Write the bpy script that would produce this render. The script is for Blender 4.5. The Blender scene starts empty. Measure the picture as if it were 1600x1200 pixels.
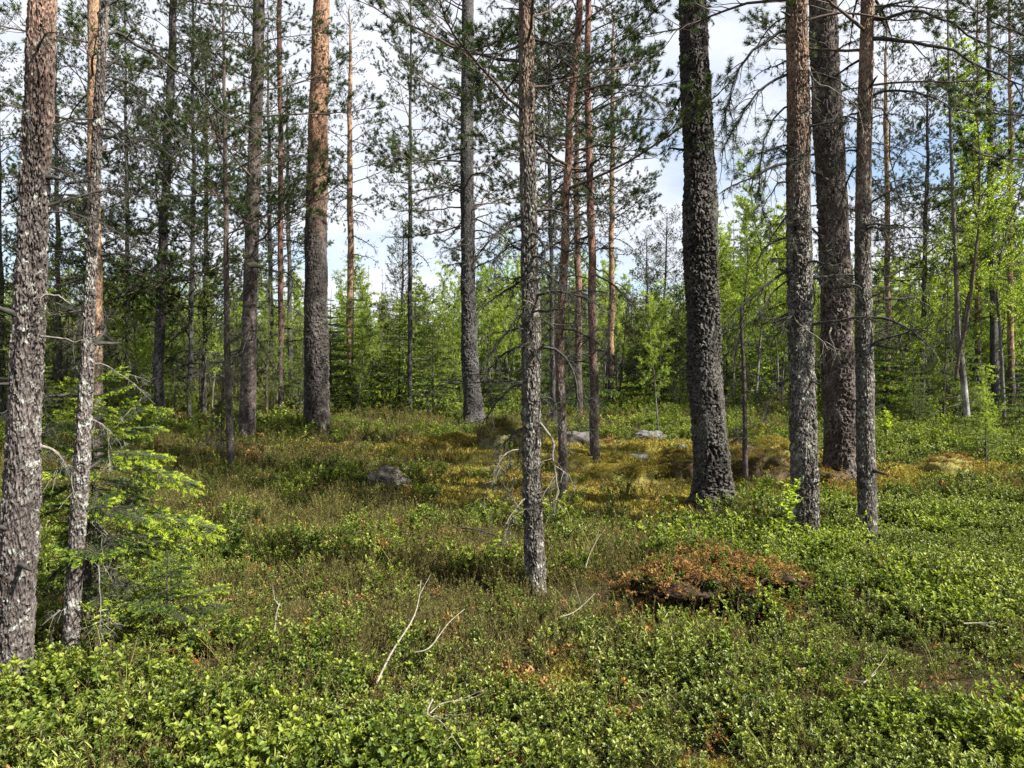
import bpy, math, random
import numpy as np
R = math.radians
rnd = random.Random(7)
rs = np.random.RandomState(11)
SC = bpy.context.scene
COL = SC.collection

# ------------------------------------------------------------------ camera, sky, sun, exposure
FPX = 1150.0                      # focal length in pixels of the 1600 px wide photograph
CAMZ = 1.55
PITCH = -math.atan(25.0 / FPX)    # looking very slightly down
cam_d = bpy.data.cameras.new('camera'); cam = bpy.data.objects.new('camera', cam_d); COL.objects.link(cam)
cam.location = (0, 0, CAMZ); cam.rotation_euler = (R(90) + PITCH, 0, 0)
cam_d.sensor_width = 36; cam_d.lens = 36 * FPX / 1600; cam_d.clip_start = 0.05; cam_d.clip_end = 2000
SC.camera = cam
SUN_AZ, SUN_EL = 116.0, 44.0
world = bpy.data.worlds.new('World'); SC.world = world; world.use_nodes = True
wn, wl = world.node_tree.nodes, world.node_tree.links
wn.clear()
wo = wn.new('ShaderNodeOutputWorld'); bg = wn.new('ShaderNodeBackground'); wl.new(bg.outputs[0], wo.inputs[0])
sky = wn.new('ShaderNodeTexSky'); sky.sky_type = 'NISHITA'; sky.sun_disc = False
sky.sun_elevation = R(SUN_EL); sky.sun_rotation = R(SUN_AZ); sky.dust_density = 1.0
bg.inputs[1].default_value = 0.066
tc = wn.new('ShaderNodeTexCoord'); sep = wn.new('ShaderNodeSeparateXYZ'); wl.new(tc.outputs['Generated'], sep.inputs[0])
zz = wn.new('ShaderNodeMath'); zz.operation = 'ADD'; wl.new(sep.outputs[2], zz.inputs[0]); zz.inputs[1].default_value = 0.22
zm = wn.new('ShaderNodeMath'); zm.operation = 'MAXIMUM'; wl.new(zz.outputs[0], zm.inputs[0]); zm.inputs[1].default_value = 0.12
dx = wn.new('ShaderNodeMath'); dx.operation = 'DIVIDE'; wl.new(sep.outputs[0], dx.inputs[0]); wl.new(zm.outputs[0], dx.inputs[1])
dy = wn.new('ShaderNodeMath'); dy.operation = 'DIVIDE'; wl.new(sep.outputs[1], dy.inputs[0]); wl.new(zm.outputs[0], dy.inputs[1])
cmb = wn.new('ShaderNodeCombineXYZ'); wl.new(dx.outputs[0], cmb.inputs[0]); wl.new(dy.outputs[0], cmb.inputs[1]); cmb.inputs[2].default_value = 3.3
cn = wn.new('ShaderNodeTexNoise'); wl.new(cmb.outputs[0], cn.inputs['Vector'])
cn.inputs['Scale'].default_value = 0.9; cn.inputs['Detail'].default_value = 6; cn.inputs['Roughness'].default_value = 0.55
cr = wn.new('ShaderNodeMapRange'); wl.new(cn.outputs['Fac'], cr.inputs[0])
cr.inputs[1].default_value = 0.36; cr.inputs[2].default_value = 0.5; cr.inputs[3].default_value = 0.1; cr.inputs[4].default_value = 0.97
cn2 = wn.new('ShaderNodeTexNoise'); wl.new(cmb.outputs[0], cn2.inputs['Vector']); cn2.inputs['Scale'].default_value = 2.3; cn2.inputs['Detail'].default_value = 5
cc = wn.new('ShaderNodeMix'); cc.data_type = 'RGBA'; wl.new(cn2.outputs['Fac'], cc.inputs[0])
cc.inputs[6].default_value = (3.9, 4.15, 4.8, 1); cc.inputs[7].default_value = (5.6, 5.7, 5.9, 1)
mx = wn.new('ShaderNodeMix'); mx.data_type = 'RGBA'; wl.new(cr.outputs[0], mx.inputs[0]); wl.new(sky.outputs[0], mx.inputs[6]); wl.new(cc.outputs[2], mx.inputs[7])
wl.new(mx.outputs[2], bg.inputs[0])
sd = bpy.data.lights.new('sun', 'SUN'); sd.energy = 5.0; sd.angle = R(0.6); sd.color = (1.0, 0.945, 0.855)
so = bpy.data.objects.new('sun', sd); COL.objects.link(so)
so.rotation_euler = (R(90 - SUN_EL), 0, R(180 - SUN_AZ)); so.location = (0, 0, 30)
SC.view_settings.view_transform = 'Standard'; SC.view_settings.look = 'None'
SC.view_settings.gamma = 1; SC.view_settings.use_curve_mapping = False
SC.view_settings.exposure = 1.68
SC.cycles.max_bounces = 6; SC.cycles.diffuse_bounces = 3; SC.cycles.transmission_bounces = 3; SC.cycles.glossy_bounces = 2

# ------------------------------------------------------------------ noise and terrain
_H = np.random.RandomState(5).rand(256, 256)
def vnoise(x, y):
    x = np.asarray(x, float); y = np.asarray(y, float)
    i = np.floor(x).astype(int); j = np.floor(y).astype(int); u = x - i; v = y - j
    u = u*u*(3-2*u); v = v*v*(3-2*v)
    a = _H[i & 255, j & 255]; b = _H[(i+1) & 255, j & 255]; c = _H[i & 255, (j+1) & 255]; d = _H[(i+1) & 255, (j+1) & 255]
    return (a*(1-u)+b*u)*(1-v) + (c*(1-u)+d*u)*v - 0.5
def fbm(x, y, o=4):
    s = 0; a = 1.0
    for k in range(o):
        s = s + a*vnoise(x*2**k + 17*k, y*2**k + 31*k); a *= 0.5
    return s
def sstep(a, b, x):
    t = np.clip((x-a)/(b-a), 0, 1); return t*t*(3-2*t)
def h0(x, y):
    x = np.asarray(x, float); y = np.asarray(y, float)
    r = np.hypot(x, y)
    return 0.36*sstep(6.5, 17, y) + 0.12*fbm(x*0.45+3, y*0.45+9, 3)*sstep(2.5, 8, r) + 0.5*fbm(x*.03, y*.03, 2)*sstep(25, 70, r)
def ray(px, py):
    dx_, dz_ = (px-800)/FPX, -(py-600)/FPX
    c, s = math.cos(PITCH), math.sin(PITCH)
    return np.array([dx_, c - s*dz_, s + c*dz_])
def at(px, py, Y):
    d = ray(px, py); return np.array([0, 0, CAMZ]) + d*(Y/d[1])
def ground0(px, py, hf=h0):
    d = ray(px, py); t = 1.0
    while t < 120:
        p = d*t
        if CAMZ + p[2] <= float(hf(p[0], p[1])): break
        t += 0.01
    return np.array([d[0]*t, d[1]*t, CAMZ + d[2]*t])
# raised mounds: px, py of their middle, half width x, half width y, height
MOUNDS = [(780, 700, .60, .55, .20), (700, 702, .55, .4, .09), (915, 700, .7, .5, .13), (1000, 738, .45, .4, .10),
          (1068, 745, .42, .4, .17), (1190, 730, .75, .5, .20), (1240, 722, .7, .5, .16), (850, 712, .8, .5, .14), (960, 722, .5, .4, .12), (1085, 715, .6, .4, .10), (650, 725, .9, .5, .10), (1310, 745, .62, .55, .13),
          (1495, 738, .55, .4, .12), (960, 745, 1.6, 1.4, .05), (605, 760, .5, .45, .08), (880, 730, .8, .6, .06),
          (1110, 800, .8, .6, .08), (1030, 706, .6, .5, .05), (1010, 712, .4, .3, .08), (495, 672, .9, .8, .10), (738, 664, .9, .7, .08),
          (1180, 985, .55, .35, -.10), (1120, 925, .9, .5, .10), (420, 720, 1.2, .8, .06)]
_M = [(ground0(m[0], m[1]), m) for m in MOUNDS]
def H(x, y):
    z = h0(x, y); x = np.asarray(x, float); y = np.asarray(y, float)
    for p, m in _M:
        q = ((x-p[0])/m[2])**2 + ((y-p[1])/m[3])**2
        z = z + m[4]*np.exp(-q*0.9)
    return z + 0.07*fbm(x*1.5+4, y*1.5+8, 2)*sstep(7.5, 9.5, y)*(1-sstep(14, 18, y)) + 0.03*fbm(x*2.2, y*2.2, 3)*sstep(1.5, 5, np.hypot(x, y))
def ground(px, py): return ground0(px, py, H)
def topx(x, y):          # picture column of a ground position, used only for choosing species and labels
    return 800 + FPX*x/max(y, .1)

# ------------------------------------------------------------------ materials
def new_mat(name):
    m = bpy.data.materials.new(name); m.use_nodes = True; n = m.node_tree.nodes; l = m.node_tree.links; n.clear()
    return m, n, l
def rampnode(n, stops):
    r = n.new('ShaderNodeValToRGB'); e = r.color_ramp.elements
    while len(e) < len(stops): e.new(0.5)
    for k, (p, c) in enumerate(stops): e[k].position = p; e[k].color = (*c, 1)
    return r
def leaf_mat(name, stops, trans=0.35, rough=0.45, spec=0.35, tcol=1.35, objvar=0.5):
    """colour from per-leaf attribute 'tint' plus a per-plant random shift"""
    stops = [(p_, tuple(c*.86 for c in c_)) for p_, c_ in stops]
    m, n, l = new_mat(name)
    a = n.new('ShaderNodeAttribute'); a.attribute_name = 'tint'
    oi = n.new('ShaderNodeObjectInfo')
    ma = n.new('ShaderNodeMath'); ma.operation = 'MULTIPLY_ADD'; l.new(oi.outputs['Random'], ma.inputs[0]); ma.inputs[1].default_value = objvar*0.5
    sb = n.new('ShaderNodeMath'); sb.operation = 'SUBTRACT'; l.new(a.outputs['Fac'], sb.inputs[0]); sb.inputs[1].default_value = objvar*0.25
    l.new(sb.outputs[0], ma.inputs[2])
    rp = rampnode(n, stops); l.new(ma.outputs[0], rp.inputs[0])
    p = n.new('ShaderNodeBsdfPrincipled'); l.new(rp.outputs[0], p.inputs['Base Color']); p.inputs['Roughness'].default_value = rough
    p.inputs['Specular IOR Level'].default_value = spec
    o = n.new('ShaderNodeOutputMaterial')
    if trans > 0:
        t = n.new('ShaderNodeBsdfTranslucent'); h = n.new('ShaderNodeMix'); h.data_type = 'RGBA'; h.blend_type = 'MULTIPLY'; h.inputs[0].default_value = 1
        l.new(rp.outputs[0], h.inputs[6]); h.inputs[7].default_value = (tcol*1.1, tcol*1.15, tcol*.5, 1); l.new(h.outputs[2], t.inputs[0])
        x = n.new('ShaderNodeMixShader'); x.inputs[0].default_value = trans; l.new(p.outputs[0], x.inputs[1]); l.new(t.outputs[0], x.inputs[2]); l.new(x.outputs[0], o.inputs[0])
    else: l.new(p.outputs[0], o.inputs[0])
    return m
def bark_mat(name, low, high, zt, zw, groove=(.05, .035, .03), lichen=0.35, lcol=(.36, .38, .33), moss=0.0, scale=1.0, bump=0.6):
    ds = lambda c, k: tuple((q*.75+sum(c)/3*.25)*k for q in c)
    low, high, groove, lcol = ds(low, .66), ds(high, .80), ds(groove, .55), ds(lcol, .85)
    m, n, l = new_mat(name)
    tcx = n.new('ShaderNodeTexCoord'); sx = n.new('ShaderNodeSeparateXYZ'); l.new(tcx.outputs['Object'], sx.inputs[0])
    mp = n.new('ShaderNodeMapping'); l.new(tcx.outputs['Object'], mp.inputs[0]); mp.inputs['Scale'].default_value = (1, 1, .35)
    n1 = n.new('ShaderNodeTexNoise'); l.new(mp.outputs[0], n1.inputs['Vector']); n1.inputs['Scale'].default_value = 9*scale; n1.inputs['Detail'].default_value = 8; n1.inputs['Roughness'].default_value = .65
    n2 = n.new('ShaderNodeTexNoise'); l.new(mp.outputs[0], n2.inputs['Vector']); n2.inputs['Scale'].default_value = 48*scale; n2.inputs['Detail'].default_value = 6; n2.inputs['Roughness'].default_value = .7
    # height blend, broken up by noise
    zn = n.new('ShaderNodeMath'); zn.operation = 'MULTIPLY_ADD'; l.new(n1.outputs['Fac'], zn.inputs[0]); zn.inputs[1].default_value = zw*1.6; l.new(sx.outputs[2], zn.inputs[2])
    zr = n.new('ShaderNodeMapRange'); l.new(zn.outputs[0], zr.inputs[0]); zr.inputs[1].default_value = zt + zw*.8 - zw*.5; zr.inputs[2].default_value = zt + zw*.8 + zw*.5
    lo = rampnode(n, [(.30, tuple(c*.4 for c in low)), (.5, low), (.72, tuple(min(.6, c*1.9) for c in low))]); l.new(n2.outputs['Fac'], lo.inputs[0])
    hi = rampnode(n, [(.25, tuple(c*.6 for c in high)), (.5, high), (.75, (min(.6, high[0]*1.3), high[1]*1.45, high[2]*1.6))]); l.new(n2.outputs['Fac'], hi.inputs[0])
    mz = n.new('ShaderNodeMix'); mz.data_type = 'RGBA'; l.new(zr.outputs[0], mz.inputs[0]); l.new(lo.outputs[0], mz.inputs[6]); l.new(hi.outputs[0], mz.inputs[7])
    n4 = n.new('ShaderNodeTexNoise'); l.new(tcx.outputs['Object'], n4.inputs['Vector']); n4.inputs['Scale'].default_value = 2.6; n4.inputs['Detail'].default_value = 4
    r4 = rampnode(n, [(.33, (.45, .42, .40)), (.5, (1, 1, 1)), (.66, (1.6, 1.62, 1.6))]); l.new(n4.outputs['Fac'], r4.inputs[0])
    m4 = n.new('ShaderNodeMix'); m4.data_type = 'RGBA'; m4.blend_type = 'MULTIPLY'; m4.inputs[0].default_value = .8; l.new(mz.outputs[2], m4.inputs[6]); l.new(r4.outputs[0], m4.inputs[7]); mz = m4
    pa = n.new('ShaderNodeAttribute'); pa.attribute_name = 'tint'
    mg = n.new('ShaderNodeMix'); mg.data_type = 'RGBA'; l.new(pa.outputs['Fac'], mg.inputs[0]); mg.inputs[6].default_value = (*groove, 1); l.new(mz.outputs[2], mg.inputs[7])
    n3 = n.new('ShaderNodeTexNoise'); l.new(tcx.outputs['Object'], n3.inputs['Vector']); n3.inputs['Scale'].default_value = 17*scale; n3.inputs['Detail'].default_value = 7; n3.inputs['Roughness'].default_value = .75
    lr = n.new('ShaderNodeMapRange'); l.new(n3.outputs['Fac'], lr.inputs[0]); th = .69 - .24*lichen; lr.inputs[1].default_value = th; lr.inputs[2].default_value = th + .04
    inv = n.new('ShaderNodeMath'); inv.operation = 'MULTIPLY_ADD'; l.new(zr.outputs[0], inv.inputs[0]); inv.inputs[1].default_value = -.75; inv.inputs[2].default_value = 1
    lm = n.new('ShaderNodeMath'); lm.operation = 'MULTIPLY'; l.new(lr.outputs[0], lm.inputs[0]); l.new(inv.outputs[0], lm.inputs[1])
    lm2 = n.new('ShaderNodeMath'); lm2.operation = 'MULTIPLY'; l.new(lm.outputs[0], lm2.inputs[0]); lm2.inputs[1].default_value = .85
    ml = n.new('ShaderNodeMix'); ml.data_type = 'RGBA'; l.new(lm2.outputs[0], ml.inputs[0]); l.new(mg.outputs[2], ml.inputs[6]); ml.inputs[7].default_value = (*lcol, 1)
    p = n.new('ShaderNodeBsdfPrincipled'); l.new(ml.outputs[2], p.inputs['Base Color']); p.inputs['Roughness'].default_value = .9; p.inputs['Specular IOR Level'].default_value = .15
    v = n.new('ShaderNodeTexVoronoi'); l.new(mp.outputs[0], v.inputs['Vector']); v.inputs['Scale'].default_value = 85*scale
    ad = n.new('ShaderNodeMath'); ad.operation = 'ADD'; l.new(n2.outputs['Fac'], ad.inputs[0]); l.new(v.outputs['Distance'], ad.inputs[1])
    b = n.new('ShaderNodeBump'); l.new(ad.outputs[0], b.inputs['Height']); b.inputs['Strength'].default_value = bump; b.inputs['Distance'].default_value = .02
    l.new(b.outputs[0], p.inputs['Normal'])
    o = n.new('ShaderNodeOutputMaterial'); l.new(p.outputs[0], o.inputs[0]); return m
def plain_mat(name, c1, c2, scale=30, rough=.85, bump=.3, detail=6):
    c1, c2 = tuple(c*.72 for c in c1), tuple(c*.72 for c in c2)
    m, n, l = new_mat(name)
    tcx = n.new('ShaderNodeTexCoord'); t = n.new('ShaderNodeTexNoise'); l.new(tcx.outputs['Object'], t.inputs['Vector']); t.inputs['Scale'].default_value = scale; t.inputs['Detail'].default_value = detail; t.inputs['Roughness'].default_value = .7
    r = rampnode(n, [(.32, c1), (.66, c2)]); l.new(t.outputs['Fac'], r.inputs[0])
    p = n.new('ShaderNodeBsdfPrincipled'); l.new(r.outputs[0], p.inputs['Base Color']); p.inputs['Roughness'].default_value = rough; p.inputs['Specular IOR Level'].default_value = .2
    b = n.new('ShaderNodeBump'); l.new(t.outputs['Fac'], b.inputs['Height']); b.inputs['Strength'].default_value = bump; b.inputs['Distance'].default_value = .02; l.new(b.outputs[0], p.inputs['Normal'])
    o = n.new('ShaderNodeOutputMaterial'); l.new(p.outputs[0], o.inputs[0]); return m

M_NEEDLE = leaf_mat('pine_needles', [(0, (.018, .032, .012)), (.5, (.046, .076, .020)), (1, (.15, .20, .042))], .12, .6, .15)
M_NEEDLE_Y = leaf_mat('young_pine_needles', [(0, (.065, .09, .03)), (.5, (.145, .19, .05)), (1, (.26, .31, .08))], .35, .5, .3)
M_SPRUCE = leaf_mat('spruce_needles', [(0, (.022, .045, .016)), (.5, (.045, .085, .024)), (.80, (.08, .15, .03)), (1, (.44, .52, .045))], .25, .5, .3)
M_BIRCH = leaf_mat('birch_leaves', [(0, (.12, .18, .035)), (.5, (.23, .31, .05)), (1, (.40, .47, .08))], .55, .45, .3)
M_BILB = leaf_mat('bilberry_leaves', [(0, (.014, .026, .007)), (.35, (.048, .082, .014)), (.75, (.12, .175, .025)), (1, (.29, .34, .05))], .4, .5, .3, objvar=.55)
M_LING = leaf_mat('lingonberry_leaves', [(0, (.013, .025, .007)), (.4, (.042, .072, .014)), (.8, (.11, .155, .026)), (1, (.27, .31, .055))], .3, .45, .4, objvar=.5)
M_HEATH = leaf_mat('heather_sprigs', [(0, (.07, .055, .024)), (.35, (.13, .12, .035)), (.7, (.20, .21, .05)), (1, (.34, .35, .10))], .2, .7, .1, objvar=.6)
M_RUST = leaf_mat('dry_rusty_leaves', [(0, (.10, .038, .016)), (.5, (.25, .12, .04)), (1, (.46, .28, .11))], .3, .6, .2)
M_ORNG = leaf_mat('orange_leaves', [(0, (.35, .05, .015)), (.5, (.5, .14, .02)), (1, (.55, .30, .04))], .35, .5, .3)
M_MOSSL = leaf_mat('moss_tufts', [(0, (.13, .075, .024)), (.3, (.19, .155, .034)), (.7, (.34, .29, .055)), (1, (.52, .43, .10))], .2, .8, .1)
M_STEM = plain_mat('shrub_stems', (.05, .032, .018), (.11, .08, .035), 40)
M_LIMB = plain_mat('limb_bark', (.06, .045, .04), (.16, .12, .095), 30)
M_DEAD = plain_mat('dead_branch_wood', (.022, .02, .018), (.085, .08, .07), 25, bump=.5)
M_PALE = plain_mat('bleached_dead_wood', (.12, .10, .075), (.40, .36, .28), 45)
M_GREYW = plain_mat('grey_weathered_wood', (.09, .08, .065), (.33, .30, .25), 45)
M_LICH = leaf_mat('beard_lichen', [(0, (.03, .03, .024)), (.5, (.075, .078, .06)), (1, (.22, .24, .18))], .2, .9, .05)

# bark looks
B_LEFT = bark_mat('bark_left_pine', (.205, .170, .155), (.36, .185, .115), 3.0, 1.3, (.06, .04, .033), .52, (.38, .39, .34), bump=1.0)
B_OLD = bark_mat('bark_old_dark_pine', (.105, .095, .082), (.11, .095, .08), 9, 2, (.018, .015, .013), .40, (.22, .23, .19))
B_OLD2 = bark_mat('bark_old_brown_pine', (.15, .115, .10), (.17, .12, .10), 9, 2, (.035, .024, .02), .25, (.26, .26, .23))
B_ORG = bark_mat('bark_orange_pine', (.105, .09, .08), (.40, .205, .10), 4.4, 1.6, (.04, .026, .022), .15)
B_GREY = bark_mat('bark_grey_pine', (.10, .093, .088), (.13, .11, .10), 9, 3, (.03, .026, .024), .12)
B_MID = bark_mat('bark_mid_pine', (.165, .14, .12), (.34, .20, .12), 3.3, 1.4, (.045, .032, .026), .60, (.33, .35, .28), bump=.8)
B_RED = bark_mat('bark_reddish_pine', (.13, .10, .085), (.28, .13, .085), 2.0, 1.8, (.05, .03, .025), .25)
B_PALE = bark_mat('bark_pale_orange_pine', (.16, .13, .11), (.44, .25, .12), 1.6, 1.2, (.07, .04, .03), .1)
B_THIN = bark_mat('bark_thin_left_stem', (.24, .20, .18), (.25, .18, .14), 4, 1.5, (.05, .036, .03), .62, (.40, .41, .36), bump=1.0)
B_SMALL = bark_mat('bark_small_trees', (.10, .085, .07), (.16, .11, .08), 3, 2, (.05, .04, .03), .3)
B_BIRCH = bark_mat('bark_birch', (.19, .175, .155), (.12, .10, .08), 2.2, 1.6, (.12, .10, .09), .35, (.40, .39, .36))

# ------------------------------------------------------------------ geometry collector
class G:
    def __init__(s): s.V = []; s.F = []; s.T = []; s.n = 0
    def add(s, V, F, mat=0, tint=0.5):
        V = np.asarray(V, float).reshape(-1, 3); F = np.asarray(F, int)
        t = np.broadcast_to(np.asarray(tint, float), (len(V),)) if np.ndim(tint) == 0 else np.asarray(tint, float)
        s.V.append(V); s.T.append(np.array(t)); s.F.append((F + s.n, mat)); s.n += len(V)
    def merge(s, g, M=None, t=None, matmap=None, dt=0):
        V, F, T = g.flat()
        if M is not None: V = V @ np.asarray(M).T
        if t is not None: V = V + np.asarray(t)
        s.V.append(V); s.T.append(T + dt)
        for f, m in F: s.F.append((f + s.n, matmap[m] if matmap else m))
        s.n += len(V)
    def flat(s):
        if len(s.V) != 1:
            s.V = [np.concatenate(s.V)]; s.T = [np.concatenate(s.T)]
            d = {}
            for f, m in s.F: d.setdefault((f.shape[1], m), []).append(f)
            s.F = [(np.concatenate(v), k[1]) for k, v in d.items()]
        return s.V[0], s.F, s.T[0]
    def mesh(s, name, mats, smooth=True):
        V, F, T = s.flat()
        me = bpy.data.meshes.new(name); me.vertices.add(len(V)); me.vertices.foreach_set('co', V.astype(np.float32).ravel())
        loops = np.concatenate([f.ravel() for f, m in F]); tot = np.concatenate([np.full(len(f), f.shape[1]) for f, m in F])
        mi = np.concatenate([np.full(len(f), m) for f, m in F])
        me.loops.add(len(loops)); me.loops.foreach_set('vertex_index', loops.astype(np.int32))
        me.polygons.add(len(tot)); st = np.concatenate([[0], np.cumsum(tot)[:-1]]); me.polygons.foreach_set('loop_start', st.astype(np.int32))
        me.polygons.foreach_set('material_index', mi.astype(np.int32)); me.polygons.foreach_set('use_smooth', np.full(len(tot), smooth))
        for m in mats: me.materials.append(m)
        at_ = me.attributes.new('tint', 'FLOAT', 'POINT'); at_.data.foreach_set('value', np.clip(T, 0, 1).astype(np.float32))
        me.update(calc_edges=True); return me
def unit(v):
    v = np.asarray(v, float); return v/np.maximum(np.linalg.norm(v, axis=-1, keepdims=True), 1e-9)
def tube(g, P, r, n=5, mat=0, tint=.5):
    P = np.asarray(P, float); m = len(P); r = np.broadcast_to(np.asarray(r, float), (m,))
    T = unit(np.gradient(P, axis=0)); d = P[-1]-P[0]; ref = np.eye(3)[int(np.argmin(np.abs(d)))]
    U = unit(np.cross(T, ref)); W = np.cross(T, U); a = np.arange(n)*2*math.pi/n
    V = P[:, None] + r[:, None, None]*(np.cos(a)[None, :, None]*U[:, None] + np.sin(a)[None, :, None]*W[:, None])
    i = np.arange(m-1)[:, None]*n; j = np.arange(n)[None]; k = (j+1) % n
    F = np.stack([i+j, i+k, i+n+k, i+n+j], -1).reshape(-1, 4)
    g.add(V, F, mat, tint)
def needles(g, P, D, L, count, nl, nw, mat=1, fwd=.7, tint=None, up=0.0, rng=rs):
    """P shoot starts, D shoot directions, L shoot lengths -> thin triangles around every shoot"""
    P = np.asarray(P, float); D = unit(D); S = len(P); L = np.broadcast_to(np.asarray(L, float), (S,))
    N = S*count; t = rng.rand(S, count); o = (P[:, None] + D[:, None]*(L[:, None]*t)[..., None]).reshape(N, 3)
    r = unit(rng.normal(size=(N, 3))); Dn = np.repeat(D, count, 0); r = unit(r - (r*Dn).sum(-1, keepdims=True)*Dn*.98)
    r[:, 2] += up
    d = unit(r + Dn*fwd); w = unit(np.cross(d, rng.normal(size=(N, 3))))*nw*.5
    ln = nl*(.75+.5*rng.rand(N, 1))
    V = np.stack([o-w, o+w, o+d*ln], 1)
    base = tint if tint is not None else .45
    tt = np.repeat((np.broadcast_to(base, (S,))), count) + rng.uniform(-.2, .2, N)
    g.add(V, np.arange(N*3).reshape(N, 3), mat, np.repeat(tt, 3))
def leaves(g, P, D, Nrm, ln, w, mat=1, tint=.5, six=False, fold=.25):
    """leaf blades: P base, D direction, Nrm face normal"""
    P = np.asarray(P, float); D = unit(D); n = len(P); S = unit(np.cross(D, Nrm)); U = np.cross(S, D)
    ln = np.broadcast_to(np.asarray(ln, float), (n,))[:, None]; w = np.broadcast_to(np.asarray(w, float), (n,))[:, None]
    tt = np.broadcast_to(np.asarray(tint, float), (n,))
    if six:
        V = np.stack([P, P+D*ln*.28+S*w*.42+U*w*fold, P+D*ln*.68+S*w*.40+U*w*fold, P+D*ln-U*ln*.08, P+D*ln*.68-S*w*.40+U*w*fold, P+D*ln*.28-S*w*.42+U*w*fold], 1)
        i = np.arange(n)[:, None]*6; F = np.concatenate([i+[0, 1, 2, 3], i+[0, 3, 4, 5]])
        g.add(V, F, mat, np.repeat(tt, 6))
    else:
        V = np.stack([P, P+D*ln*.5+S*w*.5+U*w*fold*.5, P+D*ln, P+D*ln*.5-S*w*.5+U*w*fold*.5], 1)
        g.add(V, np.arange(n*4).reshape(n, 4), mat, np.repeat(tt, 4))
def obj(name, me, parent=None, loc=(0, 0, 0), rot=(0, 0, 0), scale=None):
    o = bpy.data.objects.new(name, me); COL.objects.link(o)
    if parent: o.parent = parent
    o.location = tuple(float(v) for v in loc); o.rotation_euler = tuple(float(v) for v in rot)
    if scale is not None: o.scale = (scale,)*3 if np.isscalar(scale) else tuple(scale)
    return o
def tag(o, label=None, cat=None, group=None, kind=None):
    if label: o['label'] = label
    if cat: o['category'] = cat
    if group: o['group'] = group
    if kind: o['kind'] = kind
    return o
def rotm(az, pitch, roll=0):
    ca, sa, cp, sp, cr_, sr = math.cos(az), math.sin(az), math.cos(pitch), math.sin(pitch), math.cos(roll), math.sin(roll)
    Rx = np.array([[1, 0, 0], [0, cr_, -sr], [0, sr, cr_]]); Ry = np.array([[cp, 0, -sp], [0, 1, 0], [sp, 0, cp]]); Rz = np.array([[ca, -sa, 0], [sa, ca, 0], [0, 0, 1]])
    return Rz @ Ry @ Rx

# ------------------------------------------------------------------ ground sheet
def build_ground():
    n = 430
    u = np.linspace(-1, 1, n); xs = np.sinh(u*4.6)/math.sinh(4.6)*420
    v = np.linspace(0, 1, n+60)
    ys = np.concatenate([-np.sinh(np.linspace(1, 0, 60)[:-1]*3.5)/math.sinh(3.5)*200, np.sinh(v*3.9)/math.sinh(3.9)*420]) + 0.5
    xs = np.sign(u)*np.abs(np.sinh(u*4.6))/math.sinh(4.6)*420
    X, Y = np.meshgrid(xs, ys); Z = H(X, Y)
    g = G(); nr, nc = X.shape; i = np.arange(nr-1)[:, None]*nc + np.arange(nc-1)[None]
    F = np.stack([i, i+1, i+nc+1, i+nc], -1).reshape(-1, 4)
    g.add(np.stack([X, Y, Z], -1), F, 0, zone_moss(X, Y).ravel())
    m, nd, l = new_mat('forest_floor')
    tcx = nd.new('ShaderNodeTexCoord')
    def noise(sc, de=6):
        t = nd.new('ShaderNodeTexNoise'); l.new(tcx.outputs['Object'], t.inputs['Vector']); t.inputs['Scale'].default_value = sc; t.inputs['Detail'].default_value = de; t.inputs['Roughness'].default_value = .68; return t
    a, b, c = noise(1.3), noise(14), noise(60)
    li = rampnode(nd, [(.3, (.028, .02, .012)), (.5, (.06, .045, .022)), (.7, (.075, .08, .022))]); l.new(b.outputs['Fac'], li.inputs[0])
    mo = rampnode(nd, [(.3, (.07, .055, .02)), (.45, (.15, .135, .03)), (.58, (.25, .23, .045)), (.72, (.2, .13, .04))]); l.new(b.outputs['Fac'], mo.inputs[0])
    at_ = nd.new('ShaderNodeAttribute'); at_.attribute_name = 'tint'
    ad = nd.new('ShaderNodeMath'); ad.operation = 'ADD'; l.new(at_.outputs['Fac'], ad.inputs[0]); l.new(a.outputs['Fac'], ad.inputs[1])
    mr = nd.new('ShaderNodeMapRange'); l.new(ad.outputs[0], mr.inputs[0]); mr.inputs[1].default_value = .75; mr.inputs[2].default_value = 1.05
    x = nd.new('ShaderNodeMix'); x.data_type = 'RGBA'; l.new(mr.outputs[0], x.inputs[0]); l.new(li.outputs[0], x.inputs[6]); l.new(mo.outputs[0], x.inputs[7])
    p = nd.new('ShaderNodeBsdfPrincipled'); l.new(x.outputs[2], p.inputs['Base Color']); p.inputs['Roughness'].default_value = .95; p.inputs['Specular IOR Level'].default_value = .1
    bb = nd.new('ShaderNodeMath'); bb.operation = 'ADD'; l.new(b.outputs['Fac'], bb.inputs[0]); l.new(c.outputs['Fac'], bb.inputs[1])
    bu = nd.new('ShaderNodeBump'); l.new(bb.outputs[0], bu.inputs['Height']); bu.inputs['Strength'].default_value = .9; bu.inputs['Distance'].default_value = .04; l.new(bu.outputs[0], p.inputs['Normal'])
    o = nd.new('ShaderNodeOutputMaterial'); l.new(p.outputs[0], o.inputs[0])
    tag(obj('ground', g.mesh('ground', [m])), 'mossy forest floor with low hummocks between the pine trunks', 'ground', kind='structure')
MOSSC = [(ground(px, py), a, b) for px, py, a, b in [(1000, 745, 1.9, 1.6), (1090, 770, 1.4, .9), (720, 700, 1.5, .7), (860, 770, 1.0, .8), (960, 780, 1.2, .8), (1200, 710, 1.4, .9), (1480, 735, .8, .5), (1050, 700, 1.6, .8)]]
def zone_moss(x, y):
    x = np.asarray(x, float); y = np.asarray(y, float); z = np.zeros_like(x)
    for p, a, b in MOSSC: z = np.maximum(z, np.exp(-(((x-p[0])/(a*1.25))**2+((y-p[1])/b)**2)**1.5*.8))
    return z
build_ground()

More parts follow.
